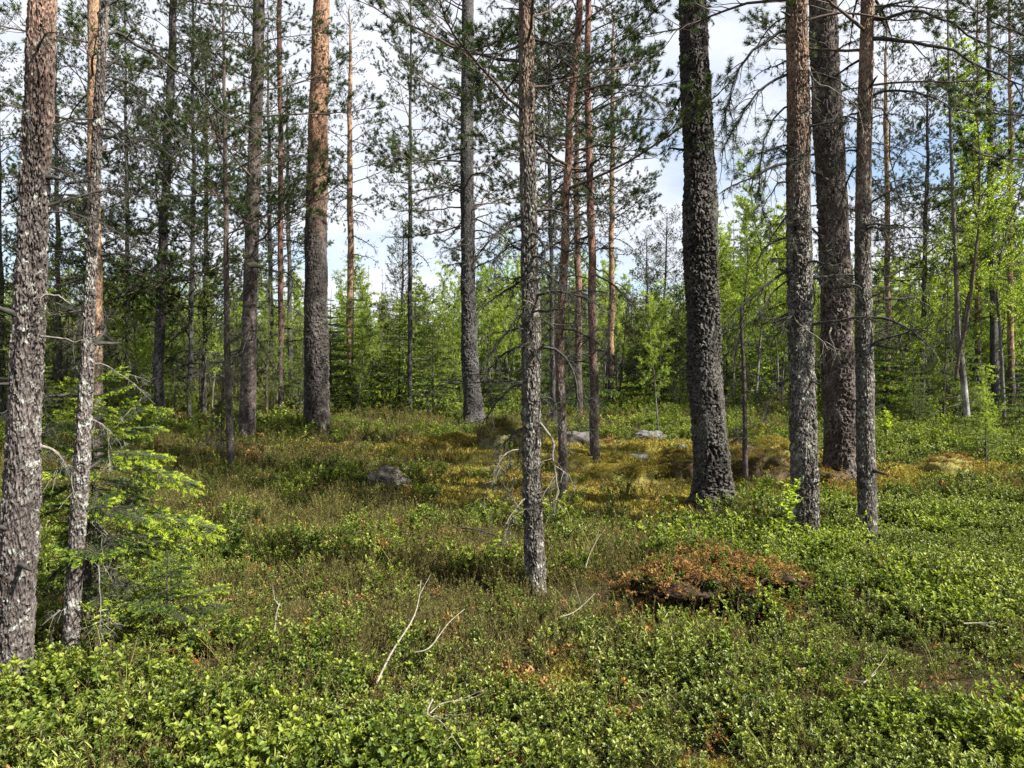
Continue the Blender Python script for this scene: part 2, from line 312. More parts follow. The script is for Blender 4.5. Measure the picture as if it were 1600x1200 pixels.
# ------------------------------------------------------------------ branch templates (all point along +X from the trunk)
def curve(p0, d, L, n, droop, wig, rng):
    P = [np.array(p0, float)]; d = unit(d)
    for k in range(n-1):
        d = unit(d + np.array([0, 0, droop]) + rng.normal(size=3)*wig); P.append(P[-1] + d*L/(n-1))
    return np.array(P)
def along(P, t):
    s = t*(len(P)-1); i = min(int(s), len(P)-2); return P[i]+(P[i+1]-P[i])*(s-i), unit(P[i+1]-P[i])
def pine_bough(L=1.8, seed=0, nn=16, nl=.06, nw=.004, r0=.017, dens=1.0, tl=.10):
    rng = np.random.RandomState(seed); g = G()
    P = curve((0, 0, 0), (1, 0, .12), L, 9, .02, .13, rng); tube(g, P, np.linspace(r0, .004, 9), 5, 0)
    SP, SD = [P[-1]], [P[-1]-P[-2]]
    side = 1
    for k in range(int(11*dens)):
        t = .22 + .75*(k+rng.rand()*.7)/(11*dens); p, d = along(P, min(t, .98)); side = -side
        lat = np.array([-d[1], d[0], 0])*side
        l2 = L*(.42*(1-t)+.13)*rng.uniform(.7, 1.2)
        Q = curve(p, d*.75+lat*.8+np.array([0, 0, rng.uniform(-.1, .35)]), l2, 5, .035, .16, rng); tube(g, Q, np.linspace(r0*.38, .0022, 5), 3, 0)
        SP.append(Q[-1]); SD.append(Q[-1]-Q[-2])
        for j in range(rng.randint(2, 5)):
            tt = .35+.6*rng.rand(); q, e = along(Q, tt); e2 = unit(e + rng.normal(size=3)*.6 + np.array([0, 0, .25])); l3 = rng.uniform(.06, .17)
            tube(g, [q, q+e2*l3], [.0028, .002], 3, 0); SP.append(q+e2*l3*.6); SD.append(e2)
            if rng.rand() < .4: SP.append(q+rng.normal(size=3)*.02); SD.append(e)
    SP = np.array(SP); SD = unit(SD) + [0, 0, .25]
    needles(g, SP, SD, tl, nn, nl, nw, 1, .55, tint=rng.uniform(.3, .6, len(SP)), up=.15, rng=rng)
    return g
def dead_bough(L=1.2, seed=0, r0=.020, droop=-.10, lichen=True, twigs=14):
    rng = np.random.RandomState(seed); g = G()
    P = curve((0, 0, 0), (1, 0, .25), L, 10, droop, .14, rng); tube(g, P, np.linspace(r0, .003, 10), 5, 0)
    SP, SD = [], []
    for k in range(twigs):
        t = rng.uniform(.15, 1); p, d = along(P, t); l2 = L*rng.uniform(.12, .42)*(1.15-t*.5)
        Q = curve(p, d*.6+rng.normal(size=3)*.55, l2, 5, -.10, .25, rng); tube(g, Q, np.linspace(r0*.35, .0015, 5), 3, 0)
        for j in range(3):
            q, e = along(Q, rng.uniform(.2, 1)); R2 = curve(q, e+rng.normal(size=3)*.8, rng.uniform(.05, .16), 3, -.15, .2, rng); tube(g, R2, [.0026, .002, .0014], 3, 0)
            if lichen and rng.rand() < .6: SP.append(q); SD.append(e)
    if lichen:
        for j in range(10): p, d = along(P, rng.uniform(.1, 1)); SP.append(p); SD.append(d)
        needles(g, SP, np.array(SD)*.3+[0, 0, -.8], .035, 22, .04, .005, 1, .6, tint=rng.uniform(.0, .55, len(SP)), rng=rng)
    return g
def spruce_bough(L=.8, seed=0, nl=.016, nw=.0022, per=260, lime=0.9, side_n=13):
    """flat spray of twigs clothed in short needles, fresh lime shoots on the tips"""
    rng = np.random.RandomState(seed); g = G()
    P = curve((0, 0, 0), (1, 0, .05), L, 8, -.015, .06, rng); tube(g, P, np.linspace(.007, .002, 8), 4, 0)
    SP, SD, SL = [], [], []; TP, TD = [P[-1]], [P[-1]-P[-2]]
    for i in range(7): SP.append(P[i]); SD.append(P[i+1]-P[i]); SL.append(L/7)
    for k in range(side_n):
        t = .15+.8*k/side_n; p, d = along(P, t)
        for sgn in (-1, 1):
            lat = np.array([-d[1], d[0], 0])*sgn; l2 = L*(.5*(1-t)+.10)*rng.uniform(.7, 1.15)
            Q = curve(p, d*.8+lat*.75, l2, 4, -.06, .08, rng); tube(g, Q, [.003, .0025, .002, .0015], 3, 0)
            for i in range(3): SP.append(Q[i]); SD.append(Q[i+1]-Q[i]); SL.append(l2/3)
            TP.append(Q[-1]); TD.append(Q[-1]-Q[-2])
            for j in range(int(l2/.07)):
                q, e = along(Q, rng.uniform(.25, .95)); la = np.array([-e[1], e[0], 0])*rng.choice([-1, 1]); e2 = unit(e*.8+la*.8+[0, 0, -.1]); l3 = rng.uniform(.03, .08)
                SP.append(q); SD.append(e2); SL.append(l3); TP.append(q+e2*l3); TD.append(e2)
    SP = np.array(SP); SD = np.array(SD); SL = np.array(SL)
    reps = np.maximum(1, np.round(SL*per/8).astype(int)); idx = np.repeat(np.arange(len(SP)), reps)
    needles(g, SP[idx], SD[idx], SL[idx], 8, nl, nw, 1, .8, tint=rng.uniform(.3, .75, len(idx)), rng=rng)
    if lime > 0:
        TP = np.array(TP); TD = np.array(TD); k = rng.rand(len(TP)) < lime; TP, TD = TP[k], unit(TD[k])
        needles(g, TP-TD*.01, TD, .042, 60, nl, nw*1.15, 1, 1.1, tint=rng.uniform(.80, 1.12, len(TP)), rng=rng)
    return g
def as_mesh(name, g, mats): return g.mesh(name, mats)

PB = [pine_bough(rnd.uniform(1.5, 2.1), 100+k, nn=56, nl=.052, nw=.0064, dens=1.15, tl=.075) for k in range(5)]
PBM = [as_mesh('bough', g, [M_LIMB, M_NEEDLE]) for g in PB]
DB = [dead_bough(rnd.uniform(.9, 1.5), 200+k) for k in range(6)]
DBM = [as_mesh('dead_branch', g, [M_DEAD, M_LICH]) for g in DB]
PBc = [pine_bough(1.2, 300+k, nn=24, nl=.062, nw=.010, r0=.010, dens=.8, tl=.08) for k in range(4)]     # coarser, for distant crowns
SBc = [spruce_bough(.8, 400+k, nl=.04, nw=.011, per=70, lime=.25, side_n=8) for k in range(3)]

# ------------------------------------------------------------------ trunks
def worley(u, v, nu, seed):
    rng = np.random.RandomState(seed); J = rng.rand(nu, 512, 2)
    iu = np.floor(u).astype(int); iv = np.floor(v).astype(int); d = np.full((9,)+u.shape, 9.0); c = 0
    for a in (-1, 0, 1):
        for b in (-1, 0, 1):
            jj = J[(iu+a) % nu, (iv+b) % 512]; d[c] = np.hypot(iu+a+jj[..., 0]-u, iv+b+jj[..., 1]-v); c += 1
    n_ = d.argmin(0); o = np.array([(a, b) for a in (-1, 0, 1) for b in (-1, 0, 1)])[n_]; hs = J[(iu+o[..., 0]) % nu, (iv+o[..., 1]) % 512, 0]
    d.sort(axis=0); return d[0], d[1], hs
def trunk(path, rad, ztop_fine, sides=40, dz=.016, depth=.007, cell=(.035, .07), flare=.5, lobes=5, seed=1, knots=6, lump=.05):
    """path: (z, x, y) control rows relative to the base; rad: (z, r) rows"""
    path = np.array(path, float); rad = np.array(rad, float); rng = np.random.RandomState(seed)
    zs = np.concatenate([np.arange(-.25, ztop_fine, dz), np.linspace(ztop_fine, path[-1, 0], 14)])
    cx = np.interp(zs, path[:, 0], path[:, 1]); cy = np.interp(zs, path[:, 0], path[:, 2])
    k = max(3, int(.35/dz)) | 1; pad = k//2; ker = np.ones(k)/k
    nf = len(zs)-14
    for arr in (cx, cy):
        a = np.pad(arr[:nf], pad, mode='edge'); slope0 = 0
        arr[pad:nf-pad] = np.convolve(a, ker, 'valid')[pad:nf-pad]
    r = np.interp(zs, rad[:, 0], rad[:, 1])
    th = np.arange(sides)*2*math.pi/sides; TH, ZZ = np.meshgrid(th, zs); RR = r[:, None]*np.ones_like(TH)
    lob = .6+.4*np.cos(lobes*TH+rng.rand()*6+.3*np.sin(TH*2+seed)); RR = RR*(1+flare*np.exp(-np.maximum(ZZ, 0)/.16)*lob)
    RR = RR*(1+lump*2*fbm(np.cos(TH)*1.3+seed*3+ZZ*.9, np.sin(TH)*1.3+ZZ*1.7, 3))
    nu = max(5, int(round(2*math.pi*rad[0, 1]/cell[0])))
    wv = fbm(np.cos(TH)*2+seed, np.sin(TH)*2+ZZ*3.0, 2)
    ww = .55*fbm(np.cos(TH)*14+seed, np.sin(TH)*14+ZZ*26, 3)
    f1, f2, hs = worley((TH/(2*math.pi)*nu+wv*.9+ww) % nu, ZZ/cell[1]+wv*2.6+ww+40, nu, seed)
    f1b, f2b, hb = worley((TH/(2*math.pi)*nu*2+wv+ww) % (nu*2), ZZ/cell[1]*1.9+wv*1.3+ww+40, nu*2, seed+1)
    pl = sstep(.0, .22, f2-f1)*(.55+.45*hs)*(.65+.35*sstep(0, .15, f2b-f1b)*hb+.1); bumpy = 1-.5*sstep(2, 6, ZZ)
    bumpy = bumpy*np.clip(1+1.5*fbm(np.cos(TH)*1.5+seed, np.sin(TH)*1.5+ZZ*1.6, 2), .3, 1.7)
    RR = RR + depth*1.5*bumpy*(pl-.6) + depth*1.2*bumpy*fbm(np.cos(TH)*9+seed*5, np.sin(TH)*9+ZZ*28, 3)
    X = cx[:, None]+RR*np.cos(TH); Y = cy[:, None]+RR*np.sin(TH)
    g = G(); n = sides; m = len(zs); i = np.arange(m-1)[:, None]*n; j = np.arange(n)[None]; kk = (j+1) % n
    F = np.stack([i+j, i+kk, i+n+kk, i+n+j], -1).reshape(-1, 4)
    g.add(np.stack([X, Y, ZZ], -1), F, 0, np.clip(pl*1.1+.1, 0, 1).ravel())
    return g
MOUT = {}
def big_tree(name, label, cat, base, tops, wid, bark, height, crown, dead=(0, 0, 0), seed=1, sides=40, depth=.007, cell=(.035, .07), flare=.5,
             fine=None, nboughs=26, blen=(.7, 1.25), group=None, lump=.05, deadscale=(.5, 1.0), knots=8, avoid=None, toplean=None, Y=None, dz=.016):
    """base: picture point where the trunk meets the ground; tops: picture points up the trunk; wid: (py, width px)"""
    rng = np.random.RandomState(seed)
    if Y is None: b = ground(*base); Y = b[1]
    else:
        q = at(base[0], base[1], Y); b = np.array([q[0], Y, float(H(q[0], Y))])
    pts = [(0, 0, 0)]
    for (px, py) in tops: q = at(px, py, Y)-b; pts.append((q[2], q[0], 0))
    pts.sort(); z1, x1 = pts[-1][0], pts[-1][1]; z0_, x0_ = pts[-2][0], pts[-2][1]
    sl = (x1-x0_)/max(z1-z0_, .5)*.5
    if height > z1+.5: pts.append((height, x1+sl*(height-z1), .15*(rng.rand()-.5)*(height-z1)*.3))
    pts.insert(0, (-.3, pts[0][1]-(pts[1][1]/max(pts[1][0], .1))*.3*.5, 0))
    pts.sort(); pa_ = np.array(pts, float); zz_ = np.arange(-.3, pts[-1][0], .45); wob = (.30 if wid[0][1] < 18 else .07)*wid[0][1]*.5*Y/FPX
    pts = [(z_, np.interp(z_, pa_[:, 0], pa_[:, 1])+wob*rng.uniform(-1, 1)*(z_ > .3), np.interp(z_, pa_[:, 0], pa_[:, 2])+wob*rng.uniform(-1, 1)*(z_ > .3)) for z_ in zz_]+[pts[-1]]
    rad = sorted([(at(base[0], py, Y)[2]-b[2], w*.5*Y/FPX) for py, w in wid])
    rad = [q for q in rad if q[0] < height-.6]; rad.append((height, .012)); pts = [q for q in pts if q[0] < height+.01]
    fine = fine if fine is not None else min(z1+.8, height)
    g = trunk(pts, rad, fine, sides, dz, depth, cell, flare, 5, seed, lump=lump)
    root = tag(obj(name, None, loc=b), label, cat, group)
    tr = obj('trunk', g.mesh('trunk', [bark], False), root)
    P = np.array(pts); Rd = np.array(rad)
    def on(z, az=None):
        c = np.array([np.interp(z, P[:, 0], P[:, 1]), np.interp(z, P[:, 0], P[:, 2]), z]); r = np.interp(z, Rd[:, 0], Rd[:, 1])
        return (c + r*.75*np.array([math.cos(az), math.sin(az), 0])) if az is not None else c
    # live crown
    a = rng.rand()*6.3
    for k in range(nboughs):
        t = (k+rng.rand()*.8)/nboughs; z = crown[0]+(crown[1]-crown[0])*t; a += 2.4+rng.uniform(-.5, .5)
        if avoid and z < avoid[0] and math.sin(a) < -.2: a += math.pi
        s = rng.uniform(*blen)*(1-.55*t**1.5); pit = rng.uniform(-.25, .15)+.55*t
        obj('bough', PBM[rng.randint(5)], root, on(z, a), (rng.uniform(-.3, .3), -pit, a), s)
    # dead branches and stubs
    for k in range(dead[2]):
        z = rng.uniform(dead[0], dead[1]); a = rng.rand()*6.3; s = rng.uniform(*deadscale)
        obj('dead_branch', DBM[rng.randint(6)], root, on(z, a), (rng.uniform(-.3, .3), -rng.uniform(-.5, .25), a), s)
    if knots:
        gk = KNOTM
        for k in range(knots):
            z = rng.uniform(.5, min(fine, 6)); a = rng.rand()*6.3; r = np.interp(z, Rd[:, 0], Rd[:, 1])
            obj('branch_stub', gk[rng.randint(3)], root, on(z, a)+r*.12*np.array([math.cos(a), math.sin(a), 0]), (rng.rand()*6, -rng.uniform(-.3, .6), a), rng.uniform(.6, 1.5))
    root_data = dict(root=root, base=b, Y=Y, on=on)
    MOUT[label] = root_data
    return root_data
def stub_mesh(seed):
    rng = np.random.RandomState(seed); g = G(); P = curve((-.02, 0, 0), (1, 0, .1), .13, 5, 0, .12, rng)
    tube(g, P, [.014, .011, .008, .007, .003], 7, 0, .9); return g.mesh('branch_stub', [M_DEAD])
KNOTM = [stub_mesh(k) for k in range(3)]
def custom_branch(T, pys, ends, r=.012, pale=False, twigs=7, lichen=True, seed=0, dy=0.0, name='dead_branch', tw=.30, needle=False):
    """a bespoke branch: starts on trunk T at picture height pys, passes through the listed picture points"""
    rng = np.random.RandomState(seed); b, Y = T['base'], T['Y']
    z = at(0, pys, Y)[2]-b[2]; p0 = T['on'](z); C = [p0]
    n = len(ends)
    for i, (px, py) in enumerate(ends): q = at(px, py, Y+dy*(i+1)/n)-b; C.append(q)
    C = np.array(C); L = np.linalg.norm(np.diff(C, axis=0), axis=1); s = np.concatenate([[0], np.cumsum(L)]); N = 14
    # Catmull-Rom through the points
    tt = np.linspace(0, len(C)-1.0001, N); P = []
    for t in tt:
        i = int(t); u = t-i; a0 = C[max(i-1, 0)]; a1 = C[i]; a2 = C[i+1]; a3 = C[min(i+2, len(C)-1)]
        P.append(.5*((2*a1)+(-a0+a2)*u+(2*a0-5*a1+4*a2-a3)*u*u+(-a0+3*a1-3*a2+a3)*u**3))
    P = np.array(P) + np.concatenate([[np.zeros(3)], rng.normal(size=(N-1, 3))*s[-1]*.008])
    g = G(); tube(g, P, np.linspace(r, r*.25, N), 6, 0)
    SP, SD = [], []
    for k in range(twigs):
        t = rng.uniform(.2, 1); p, d = along(P, t); l2 = tw*rng.uniform(.35, 1.2)
        Q = curve(p, d*.7+rng.normal(size=3)*.55+[0, 0, -.25], l2, 6, -.08, .22, rng); tube(g, Q, np.linspace(r*.35, .0014, 6), 3, 0)
        for j in range(3):
            q, e = along(Q, rng.uniform(.2, 1)); R2 = curve(q, e+rng.normal(size=3)*.7, rng.uniform(.04, .14), 3, -.15, .2, rng); tube(g, R2, [.0018, .0013, .001], 3, 0)
            SP.append(q+(e*.05)); SD.append(e)
    if needle:
        for j in range(20): q, e = along(P, rng.uniform(.5, 1)); SP.append(q); SD.append(e)
        needles(g, SP, SD, .08, 26, .045, .004, 1, .6, tint=.4, up=.2, rng=rng)
    elif lichen:
        for j in range(9): p, d = along(P, rng.uniform(.1, 1)); SP.append(p); SD.append(d)
        needles(g, SP, np.array(SD)*.3+[0, 0, -.8], .03, 14, .032, .0035, 1, .6, tint=rng.uniform(.1, .7, len(SP)), rng=rng)
    o = obj(name, g.mesh(name, [M_GREYW if pale else M_DEAD, M_NEEDLE if needle else M_LICH]), T['root']); return o

PINE = 'pine tree'
A = big_tree('pine_tree', 'thick pine at the left edge with pale peeling bark and orange-pink patches', PINE, (20, 1078), [(32, 800), (50, 400), (65, 0)],
             [(1050, 50), (800, 50), (400, 40), (0, 38)], B_LEFT, 13, (4.0, 12), (1.2, 3.3, 5), deadscale=(.25, .5), seed=21, sides=90, depth=.008, cell=(.026, .042), dz=.010, nboughs=26, lump=.07, flare=.25)
Bt = big_tree('pine_tree', 'thin crooked pale stem covered in flaky lichen just right of the left edge pine', PINE, (108, 1040), [(120, 860), (127, 740), (134, 600), (143, 420), (153, 200), (163, 0)],
              [(1030, 21), (760, 25), (600, 20), (400, 15), (0, 12)], B_THIN, 7.2, (3.6, 7), (.5, 3, 5), seed=22, sides=44, depth=.0055, cell=(.018, .024), dz=.008, nboughs=16, blen=(.4, .8), flare=.2, lump=.12, deadscale=(.3, .6))
B2 = big_tree('pine_tree', 'reddish pine stem directly behind the thin crooked pale stem', PINE, (150, 735), [(150, 500), (147, 250), (146, 0)],
              [(730, 22), (400, 18), (0, 16)], B_PALE, 11, (4.4, 11), (1.5, 5, 9), seed=23, sides=28, depth=.005, nboughs=26, dz=.03)
D = big_tree('pine_tree', 'dark slightly leaning pine behind the young lime green spruce', PINE, (247, 668), [(252, 400), (262, 200), (272, 0)],
             [(660, 16), (300, 13), (0, 11)], B_GREY, 12, (2.6, 12), (1, 4, 8), seed=24, sides=20, depth=.005, nboughs=70, blen=(.75, 1.3), dz=.04)
E = big_tree('pine_tree', 'thin pine stem with many dead twigs left of the straight brown pine', PINE, (362, 745), [(356, 560), (352, 300), (349, 60)],
             [(740, 11), (450, 9), (0, 6)], B_SMALL, 6.5, (2.8, 6.4), (.3, 3.2, 22), seed=25, sides=16, depth=.003, nboughs=26, blen=(.5, .9), deadscale=(.25, .5), dz=.03)
Fp = big_tree('pine_tree', 'straight dark pine with pinkish lower bark left of the thick orange-topped pine', PINE, (386, 692), [(392, 400), (399, 200), (405, 0)],
              [(690, 25), (400, 21), (0, 17)], B_OLD2, 14, (3.4, 14), (1.2, 4, 8), seed=26, sides=28, depth=.006, nboughs=66, dz=.03)
Gp = big_tree('pine_tree', 'slender reddish pine stem immediately left of the thick orange-topped pine', PINE, (438, 655), [(439, 400), (438, 200), (436, 0)],
              [(650, 9), (0, 7)], B_RED, 11, (4.6, 11), (1.5, 5, 10), seed=27, sides=16, depth=.003, nboughs=24, blen=(.5, .9), dz=.05)
Hp = big_tree('pine_tree', 'thick straight pine with dark lower bark and bright orange upper trunk left of centre', PINE, (496, 676), [(493, 500), (495, 300), (500, 100), (502, 0)],
              [(670, 38), (500, 36), (300, 32), (100, 27), (0, 24)], B_ORG, 19, (9.5, 18), (0, 0, 0), seed=28, sides=64, depth=.015, cell=(.045, .12), nboughs=26, knots=0, dz=.022)
Ip = big_tree('pine_tree', 'slim pale orange pine with small high crown right of the thick orange-topped pine', PINE, (546, 655), [(547, 400), (546, 200), (546, 110)],
              [(650, 12), (300, 9), (110, 6)], B_PALE, 11.2, (5.5, 11.2), (4.0, 7.5, 14), seed=29, sides=18, depth=.003, nboughs=40, blen=(.55, .95), Y=20.5, dz=.05)
Jp = big_tree('pine_tree', 'thick dark grey pine with a curved foot near the middle of the picture', PINE, (743, 664), [(734, 560), (731, 400), (730, 200), (731, 0)],
              [(660, 34), (600, 27), (400, 22), (0, 18)], B_GREY, 16, (3.6, 16), (2.8, 5.5, 12), seed=30, sides=48, depth=.014, nboughs=84, blen=(.8, 1.4), avoid=(9.5, 0), knots=2, dz=.025)
Kp = big_tree('pine_tree', 'scaly grey-brown pine with drooping dead branches standing nearest in the middle', PINE, (836, 925), [(832, 700), (828, 450), (824, 200), (821, 0)],
              [(915, 32), (700, 29), (400, 26), (0, 21)], B_MID, 9.5, (3.05, 9), (.9, 4.3, 36), seed=31, sides=64, depth=.0085, cell=(.022, .034), dz=.011, nboughs=40, blen=(.5, .95), flare=.28, lump=.07, deadscale=(.2, .55))
Lp = big_tree('pine_tree', 'slightly wavy reddish pine stem just right of the nearest scaly pine', PINE, (880, 795), [(876, 650), (873, 560), (882, 400), (890, 200), (905, 0)],
              [(790, 15), (600, 13), (400, 13), (0, 10)], B_RED, 8.5, (3.4, 8.4), (1.2, 5, 28), seed=32, sides=28, depth=.004, nboughs=40, blen=(.5, 1.0), flare=.2, deadscale=(.3, .7), dz=.02)
Mp = big_tree('pine_tree', 'straight slim reddish pine stem rising from the yellow moss', PINE, (930, 735), [(927, 560), (924, 400), (921, 200), (918, 0)],
              [(730, 15), (400, 12), (0, 9)], B_RED, 9.5, (3.8, 9.4), (1.4, 5.5, 30), seed=33, sides=28, depth=.004, nboughs=42, blen=(.6, 1.05), flare=.2, deadscale=(.3, .8), dz=.022)
M2 = big_tree('pine_tree', 'thin dark stem hung with lichen seen between the two slim reddish stems', PINE, (904, 668), [(903, 400), (901, 200), (903, 60)],
              [(660, 12), (300, 9), (0, 7)], B_RED, 9.5, (4.5, 9.4), (1.4, 5.5, 26), seed=34, sides=18, depth=.003, nboughs=24, Y=17.5, dz=.04)
Np = big_tree('pine_tree', 'far slender orange pine with a wide light crown right of the slim reddish stems', PINE, (955, 652), [(956, 400), (957, 200)],
              [(650, 10), (300, 8), (100, 6)], B_PALE, 11.5, (4.4, 11.5), (3.2, 6, 10), seed=35, sides=16, depth=.003, nboughs=46, blen=(.6, 1.15), Y=21.5, dz=.06)
Op = big_tree('pine_tree', 'massive dark pine covered with shaggy grey lichen bark on a flared foot', PINE, (1116, 788), [(1108, 650), (1098, 450), (1092, 250), (1082, 0)],
              [(780, 62), (700, 52), (600, 51), (400, 50), (200, 46), (0, 42)], B_OLD, 15, (6.2, 15), (4, 6, 3), seed=36, sides=80, depth=.019, cell=(.05, .065), dz=.013, flare=.45, lump=.08, nboughs=26, knots=5)
Qp = big_tree('pine_tree', 'half-lit scaly pine with orange upper bark right of the dead snag', PINE, (1259, 855), [(1255, 700), (1251, 500), (1247, 200), (1245, 0)],
              [(850, 42), (600, 39), (300, 34), (0, 32)], B_MID, 12, (4.4, 12), (1.8, 5.2, 30), seed=37, sides=80, depth=.010, cell=(.028, .042), dz=.011, flare=.28, lump=.06, nboughs=28, blen=(.6, 1.0), deadscale=(.3, .8))
Rp = big_tree('pine_tree', 'broad furrowed pine partly hidden between two slimmer trunks on the right', PINE, (1316, 740), [(1311, 600), (1305, 400), (1293, 200), (1284, 0)],
              [(735, 54), (600, 48), (400, 45), (200, 43), (0, 40)], B_OLD2, 17, (7.5, 17), (2.4, 7, 16), seed=38, sides=80, depth=.017, cell=(.045, .10), dz=.016, flare=.2, nboughs=28, knots=3)
Sp = big_tree('pine_tree', 'slim grey pine with two long bare boughs reaching right', PINE, (1356, 850), [(1352, 650), (1348, 400), (1351, 150), (1356, 0)],
              [(845, 28), (600, 27), (300, 23), (0, 19)], B_MID, 9.5, (3.9, 9.4), (1.5, 5.0, 28), seed=39, sides=56, depth=.007, cell=(.022, .034), dz=.012, flare=.12, nboughs=24, blen=(.5, .95), deadscale=(.3, .7))
Tp = big_tree('pine_tree', 'far slender orange stem right of the slim grey pine with bare boughs', PINE, (1387, 660), [(1387, 400), (1384, 150)],
              [(650, 9), (200, 7)], B_PALE, 10, (4.5, 10), (3, 6, 10), seed=40, sides=14, depth=.003, nboughs=26, Y=19.0, dz=.06)
for k, (px, px2, w, Yv, lab, bk) in enumerate([(1555, 1546, 12, 17, 'dark pine stem among the birches near the right edge', B_GREY), (1580, 1578, 10, 20, 'slim pine stem closest to the right edge', B_PALE),
                                     (1528, 1527, 9, 21, 'slender pine stem just right of the kinked birch', B_RED)]):
    big_tree('pine_tree', lab, PINE, (px, 665), [(px*.5+px2*.5, 400), (px2, 150)], [(650, w), (200, w*.75)], bk, 12, (3.4, 12), (2, 6, 8), seed=50+k, sides=16, depth=.004, nboughs=30, Y=Yv, dz=.06)
# extra crowned pines in the thicket left
for k, (px, Yv, hh, c0, lab) in enumerate([(95, 17, 9, 1.5, 'leafy green pine behind the gap between the two leftmost stems'), (200, 19, 11, 1.9, 'tall dense pine behind the young lime green spruce'),
                                  (318, 16.5, 8.5, 1.8, 'dense mid-height pine left of the thin stem with dead twigs'), (5, 18, 10, 2, 'bushy pine cut by the left edge of the picture'),
                                  (455, 25, 11, 4.5, 'far pine crown showing left of the thick orange-topped trunk'), (628, 25, 5.9, 1.9, 'small airy pine standing against the sky in the gap between the two thick pines'),
                                  (1035, 24, 6.2, 1.0, 'dense dark green pine left of the massive shaggy trunk'), (640, 19, 11.5, 5.2, 'pine with light airy boughs left of the curved-foot pine'), (1012, 23, 5.2, .8, 'shorter dense pine beside the dark green pine left of the massive shaggy trunk'),
                                  (1440, 17, 8, 3, 'pine with grey foliage left of the kinked birch'),
                                  (150, 14.5, 9, 2.2, 'dark bushy pine crown between the two thin left stems'), (296, 15.5, 10, 2.4, 'dark pine crown right of the dark leaning pine'), 
                                  (425, 22, 12, 3.4, 'tall far pine left of the slender reddish stem'), 
                                  (865, 16, 9.5, 4.2, 'pine with dense dark crown right behind the nearest scaly pine')]):
    big_tree('pine_tree', lab, PINE, (px, 655), [(px+rnd.uniform(-8, 8), 300)], [(650, 8), (300, 6)], B_GREY, hh, (c0, hh), (1, c0+1.5, 14), seed=70+k, sides=12, depth=.003,
             nboughs=int((16 if hh > 7 else 30)*(hh-c0)**.6)+10, blen=(.6, 1.05) if hh > 7 else (.45, .75), Y=Yv, dz=.08, knots=0)
# pines that stand outside the frame on the sunny side; their boughs and shade reach into the view
for k, (x, y, hh, c0) in enumerate([(6.3, 7.6, 8.5, 3.6), (13.5, 13.5, 14, 5.5), (-5.2, 2.5, 12, 5)]):
    px = 800+FPX*x/y if y > 0 else 3000
    rng = np.random.RandomState(90+k); zb = float(H(x, y)); g = trunk([(-.3, 0, 0), (hh*.5, rng.uniform(-.1, .1), .1), (hh, 0, .2)], [(0, .12), (hh, .012)], 5, 20, .05, .006, seed=90+k)
    root = tag(obj('pine_tree', None, loc=(x, y, zb)), ['pine beyond the right edge whose dark boughs hang into the top right corner', 'far pine just outside the right edge', 'pine outside the left edge beside the near clearing'][k], PINE)
    obj('trunk', g.mesh('trunk', [B_MID]), root); a = 0
    for j in range(30 if k else 46):
        t = (j+rng.rand())/(30 if k else 46); z = c0+(hh-c0)*t; a += 2.4; obj('bough', PBM[rng.randint(5)], root, (0, 0, z), (0, -rng.uniform(-.25, .1)-.5*t, a), rng.uniform(.8, 1.3)*(1-.5*t))

# bespoke dead branches, thing by thing
cb = custom_branch
cb(Kp, 505, [(800, 515), (770, 545), (757, 600)], .013, seed=1, dy=-.1); cb(Kp, 535, [(805, 545), (778, 560), (774, 585)], .012, seed=2, dy=.2)
cb(Kp, 600, [(800, 605), (775, 630), (758, 655)], .012, seed=3, dy=.1); cb(Kp, 665, [(810, 672), (790, 690), (775, 715)], .008, seed=4)
cb(Kp, 600, [(720, 598), (695, 600), (660, 620)], .0001+.006, seed=5, dy=.5)
cb(Kp, 540, [(868, 548), (885, 562), (900, 600), (903, 635)], .011, seed=6, dy=-.2); cb(Kp, 625, [(860, 622), (868, 640), (850, 660)], .008, seed=7)
cb(Kp, 640, [(862, 690), (865, 720), (872, 765), (860, 790)], .010, pale=True, seed=8, dy=-.1, twigs=10, tw=.2); cb(Kp, 770, [(815, 785), (795, 810), (790, 820)], .006, pale=True, seed=9, dy=-.2, twigs=3, tw=.15)
cb(Kp, 700, [(800, 705), (780, 718), (768, 760)], .006, pale=True, seed=10, dy=-.15, twigs=4, tw=.2); cb(Kp, 820, [(812, 795), (800, 772), (803, 742)], .005, pale=True, seed=11, dy=-.25, twigs=3, tw=.12)
cb(Kp, 330, [(860, 328), (885, 335), (890, 345)], .012, seed=12); cb(Kp, 335, [(800, 345), (785, 352), (778, 362)], .009, seed=13); cb(Kp, 430, [(800, 436), (790, 432)], .008, seed=14)
cb(Kp, 480, [(818, 470), (838, 478), (850, 500)], .007, pale=True, seed=15, dy=-.15, twigs=3, tw=.12); cb(Kp, 410, [(855, 425), (868, 450)], .007, seed=16, tw=.15)
cb(Kp, 205, [(850, 212), (848, 190), (862, 165)], .012, seed=17); cb(Kp, 70, [(790, 80), (750, 105), (745, 135)], .012, seed=18, twigs=14, needle=True)
cb(Kp, 400, [(800, 385), (780, 398), (768, 410)], .010, seed=61)
cb(Lp, 455, [(850, 448), (860, 455), (862, 470)], .009, seed=19); cb(Lp, 505, [(893, 505), (905, 495), (915, 480)], .007, seed=20, twigs=5)
cb(Mp, 420, [(945, 425), (955, 450), (950, 500), (940, 540)], .011, seed=21, tw=.4); cb(Mp, 520, [(905, 545), (895, 560)], .010, seed=22); cb(Mp, 560, [(955, 555), (975, 570)], .006, seed=23)
cb(Mp, 320, [(945, 315), (970, 295), (985, 280)], .011, seed=24, tw=.4); cb(Mp, 150, [(965, 145), (1000, 145), (1030, 160)], .013, seed=25, twigs=16, tw=.5, needle=True)
